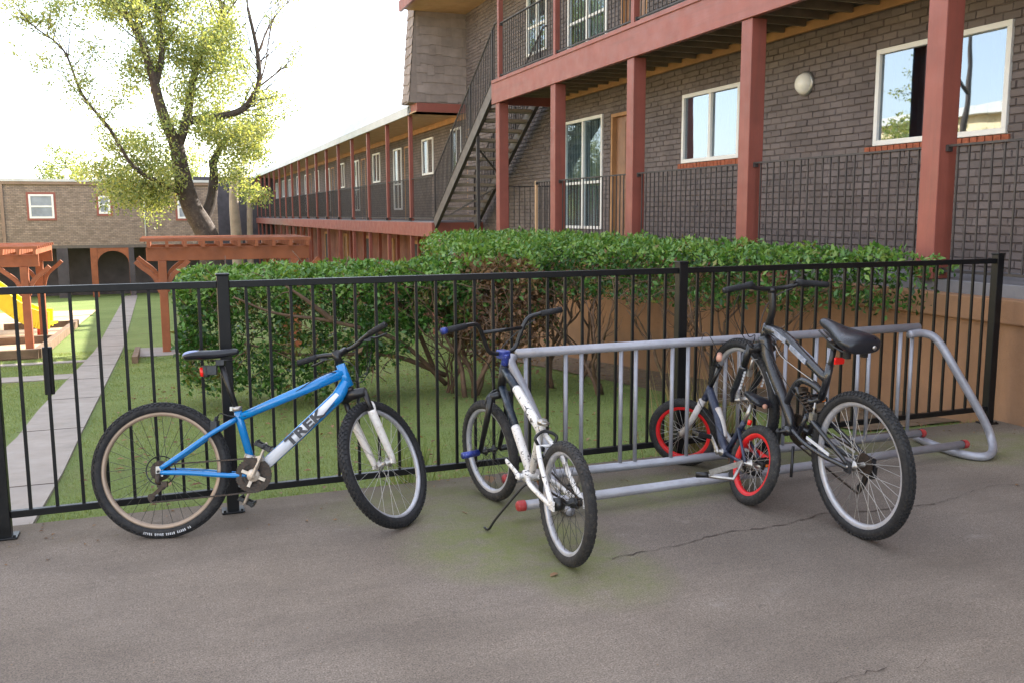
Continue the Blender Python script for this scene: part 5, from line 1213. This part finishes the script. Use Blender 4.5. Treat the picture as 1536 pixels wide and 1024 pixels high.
m = MB(TT); tt = []
for p in ([(2.6,32.3,5.05),(3.3,32.3,6.2),(3.6,32.2,7.6),(3.9,32.2,8.6)], [(3.15,32.5,5.8),(3.9,32.4,6.4),(4.4,32.3,6.9)], [(3.2,32.6,6.9),(3.7,32.6,8.0),(4.5,32.6,8.9)], [(2.1,32.8,7.9),(2.6,32.8,8.6),(3.3,32.8,9.4)]):
    limb_mesh(m, p, .035, .008); sub_branches(m, rr, p, 14, 1.2, .011, 1.0, tt)
m.build('bare_twigs', M['twig'], tr)
for t in tt:
    if rr.random() < .18: cl.append((t.x, t.y, t.z, .3, 10))
crown(tr, TT, cl)
# slim pale trunk beside it
t2 = based('tree', (2.6, 38, gzf(38)), 'slim pale trunked tree right of the big dark trunk', 'tree')[0]; T2 = Matrix.Translation(-Vector(t2.location)); m = MB(T2)
limb_mesh(m, [(2.7,38,gzf(38)),(2.65,38,.5),(2.6,38,2.2),(2.7,38,3.4)], .26, .14); limb_mesh(m, [(3.1,38,gzf(38)),(3.15,38,.5),(3.2,38,2.5)], .15, .1); m.build('trunk', M['palebark'], t2)
crown(t2, T2, [(2.9+rr.uniform(-1,.9), 38+rr.uniform(-1,1), 3.4+rr.uniform(-.6,.8), .5, 60) for _ in range(12)])
# tree at the left edge: twigs hang into the frame
t3 = based('tree', (-7.5, 21, gzf(21)), 'sparse tree whose thin twigs hang in at the left edge of the view', 'tree')[0]; T3 = Matrix.Translation(-Vector(t3.location)); m = MB(T3)
limb_mesh(m, [(-7.5,21,gzf(21)),(-7.4,21,1),(-7.2,21,3),(-7.3,21,5.5),(-7,21,8)], .12, .05); m.build('trunk', M['bark'], t3)
tips = []; m = MB(T3)
for p in ([(-7.2,21,3),(-5.8,20.5,4),(-4.8,20,4.6),(-4.0,19.8,4.75)], [(-7.2,21,2.6),(-5.8,20.4,3.2),(-4.8,20,3.5),(-4.1,19.7,3.4)], [(-7.3,21,5),(-6,20.6,5.8),(-5,20,5.7),(-4.2,19.7,5.2)], [(-7.2,21,2.4),(-5.9,20,2.6),(-4.9,19.8,2.9),(-3.8,19.7,2.95)]):
    limb_mesh(m, p, .06, .01); sub_branches(m, rr, p, 9, .8, .008, .9, tips)
m.build('limb', M['bark'], t3); crown(t3, T3, [(t.x, t.y, t.z, .16, 5) for t in tips if rr.random() < .6], ls=(.07,.12))
# bushy tree across the courtyard (left of the frame, mirrored in the windows)
t5 = based('tree', (-11, 27, gzf(27)), 'bushy yellow green tree across the courtyard left of the frame', 'tree')[0]; T5 = Matrix.Translation(-Vector(t5.location)); m = MB(T5); limb_mesh(m, [(-11,27,gzf(27)),(-11,27,1),(-10.9,27,3.5)], .22, .1); m.build('trunk', M['bark'], t5)
crown(t5, T5, [(-11+rr.uniform(-2,2), 27+rr.uniform(-2,2), 3+rr.uniform(-1.5,1.8), .7, 90) for _ in range(45)], ls=(.13,.2))
# pale far tree tops above the back building
for i, (x, y, h, lab) in enumerate(((-5.8, 66, 5.6, 'small hazy tree top rising behind the back building roof'), (1.6, 72, 6., 'far tree crown showing behind the big trunk above the roof'))):
    t4 = based('tree', (x, y, -2.4), lab, 'tree')[0]; T4 = Matrix.Translation(-Vector(t4.location)); m = MB(T4); limb_mesh(m, [(x,y,-2.4),(x,y,1),(x+.1,y,h-.4)], .2, .03); m.build('trunk', M['bark'], t4)
    crown(t4, T4, [(x+rr.uniform(-1,1), y+rr.uniform(-1,1), h-.7+rr.uniform(-1.2,1.2), .8, 120) for _ in range(14)], ls=(.15,.25))

# ------------------------------------------------------------------ pergolas and playground
def pergola(x0, x1, y0, y1, ztop, label, zb, light=False):
    root, mb = based('pergola', (x0, y0, gzf(y0)), label, 'pergola', None)
    for i, (x, y) in enumerate(((x0+.14,y0),(x1-.2,y0),(x0+.14,y1),(x1-.2,y1))):
        m = mb(); m.box(x-.08, x+.08, y-.08, y+.08, gzf(y)-.02, zb); m.build('post', M['pergola'], root, bevel=.01)
        for s in (-1, 1):
            p = spline([(x+s*.06, y, zb-.62), (x+s*.16, y, zb-.32), (x+s*.4, y, zb-.1), (x+s*.5, y, zb+.0)], 5); m = mb()
            for a, b in zip(p[:-1], p[1:]): m.bar(a, b, .09, .10, up=(0,1,0))
            m.build('brace', M['pergola'], root)
    for y in (y0, y1): m = mb(); m.box(x0-.15, x1+.1, y-.04, y+.04, zb, zb+.27); m.build('beam', M['pergola'], root, bevel=.008)
    n = int((x1-x0)/.3)
    for i in range(n+1):
        x = x0-.1+(x1-x0+.15)*i/n; m = mb(); m.box(x-.03, x+.03, y0-.25, y1+.25, zb+.271, zb+.39); m.build('rafter', M['pergola'], root)
    k = 9
    for i in range(k): y = y0-.2+(y1-y0+.4)*i/(k-1); m = mb(); m.box(x0-.25, x1+.12, y-.035, y+.035, zb+.391, zb+.45); m.build('batten', M['pergola'], root)
    return root
pergola(-.22, 2.72, 19.7, 21.6, 1.12, 'long orange wooden pergola with curved braces between the path and the hedge', .70)
pergola(-6.4, -2.72, 22.6, 25.2, 1.0, 'sunlit orange pergola over the playground at the left edge', .50)
# slide
sl = empty('slide', (-4.2, 24, gzf(24)), 'bright yellow plastic slide in the playground behind the left pergola', 'slide'); ST_ = Matrix.Translation(-Vector(sl.location))
m = MB(ST_); path = spline([(-6.2,27.6,.75),(-5.6,27.4,.62),(-4.9,27.2,.1),(-4.2,27.,-.45),(-3.6,26.8,-.95),(-3.2,26.7,-1.15),(-2.9,26.6,-1.18)], 6)
for a, b in zip(path[:-1], path[1:]):
    for off, w, h, dz in ((0,.75,.07,0),(-.39,.06,.46,.12),(.39,.06,.46,.12)):
        m.bar((a.x, a.y+off, a.z+dz), (b.x, b.y+off, b.z+dz), w, h)
m.build('chute', M['yellow'], sl)
m = MB(ST_); m.box(-6.9,-6.2,27.1,28.,.6,.7); 
for x, y in ((-6.85,27.15),(-6.25,27.15),(-6.85,27.95),(-6.25,27.95)): m.tube([(x,y,gzf(27)),(x,y,1.5)],.05,8)
m.build('platform', M['playred'], sl)
m = MB(ST_); m.tube([(-3.2,26.7,-1.2),(-3.2,26.7,gzf(27))],.06,8); m.build('support', M['playred'], sl)
pr2, mb = based('play_frame', (-4.6, 22.9, gzf(23)), 'low red play frame in the sand at the left edge', 'play frame')
for x in (-4.9,-4.3,-3.9): m = mb(); m.tube([(x,21.9,gzf(22)),(x+.1,22.3,-.9),(x+.2,22.7,gzf(22.7))],.04,8); m.build('hoop', M['playred'], pr2)
m = mb(); m.bar((-4.8,22.3,-.92),(-3.8,22.3,-.92),.12,.1); m.build('crossbar', M['playred'], pr2)
# timber borders
for i, (a, b, lab) in enumerate((((-9,20.4),(-2.5,20.4),'dark timber edging along the near side of the sand'), ((-2.52,20.5),(-2.6,30),'timber edging along the path side of the sand'), ((-3.9,24.4),(-2.6,24.6),'short dark log lying across the sand beside the path'), ((-4.4,29.2),(-2.7,29.6),'long dark timber at the far side of the sand'))):
    m = MB(); m.bar((a[0],a[1],gzf(a[1])+.1), (b[0],b[1],gzf(b[1])+.1), .14, .2); tag(m.build('timber_border', M['timber'], bevel=.01), lab, 'timber')
# low path kerb by the pergola post
m = MB(); m.bar((-.62,17.6,gzf(17.6)+.05),(-.66,20.8,gzf(20.8)+.05),.1,.14); tag(m.build('kerb_timber', M['timber']), 'low dark edging beside the path near the pergola post', 'kerb')
m = MB(); m.box(-.62,.35,19.2,20.4,gzf(20.4)-.05,gzf(19.2)+.02); tag(m.build('post_pad', M['path'], bevel=.01), 'pale concrete pad under the near post of the long pergola', 'concrete pad')
# bollard-like bin down by the path end
#@@LIGHT
# ------------------------------------------------------------------ light, sky, camera
EL, AZ = R_(33), R_(30)      # sun elevation; azimuth measured from +X towards +Y
sd = Vector((math.cos(EL)*math.cos(AZ), math.cos(EL)*math.sin(AZ), math.sin(EL)))
L = bpy.data.lights.new('sun', 'SUN'); L.energy = 4.0; L.angle = R_(.5); L.color = (1., .93, .82)
lo = bpy.data.objects.new('sun', L); COL.objects.link(lo); lo.rotation_euler = sd.to_track_quat('Z', 'Y').to_euler(); lo.location = (20, 10, 20)
W = bpy.data.worlds.new('World'); SC.world = W; W.use_nodes = True; nt = W.node_tree; nt.nodes.clear()
sky = nt.nodes.new('ShaderNodeTexSky'); sky.sky_type = 'NISHITA'; sky.sun_disc = False; sky.sun_elevation = EL; sky.sun_rotation = math.atan2(sd.x, sd.y)
sky.air_density = 1.0; sky.dust_density = 1.2; sky.ozone_density = 1.0
# thin veil of cloud: pulls the blue towards white
mx = nt.nodes.new('ShaderNodeMix'); mx.data_type = 'RGBA'; mx.inputs[0].default_value = .35; nt.links.new(sky.outputs[0], mx.inputs[6]); mx.inputs[7].default_value = (7.2, 7.0, 6.9, 1)
bg = nt.nodes.new('ShaderNodeBackground'); bg.inputs[1].default_value = .12; nt.links.new(mx.outputs[2], bg.inputs[0])
wo = nt.nodes.new('ShaderNodeOutputWorld'); nt.links.new(bg.outputs[0], wo.inputs[0])
cam = bpy.data.cameras.new('Camera'); co = bpy.data.objects.new('Camera', cam); COL.objects.link(co); SC.camera = co
pit, yaw, roll = .137288, .358098, -.0040963
fw = Vector((math.sin(yaw)*math.cos(pit), math.cos(yaw)*math.cos(pit), -math.sin(pit))); rt = Vector((math.cos(yaw), -math.sin(yaw), 0)); up = rt.cross(fw)
r2 = rt*math.cos(roll)+up*math.sin(roll); u2 = -rt*math.sin(roll)+up*math.cos(roll)
co.matrix_world = Matrix(((r2.x,u2.x,-fw.x,0),(r2.y,u2.y,-fw.y,0),(r2.z,u2.z,-fw.z,1.6),(0,0,0,1)))
cam.sensor_width = 36; cam.lens = 36*1380.05/1536; cam.clip_end = 1500; cam.clip_start = .05
SC.view_settings.view_transform = 'Standard'; SC.view_settings.look = 'None'; SC.view_settings.exposure = 2.2; SC.view_settings.gamma = 1
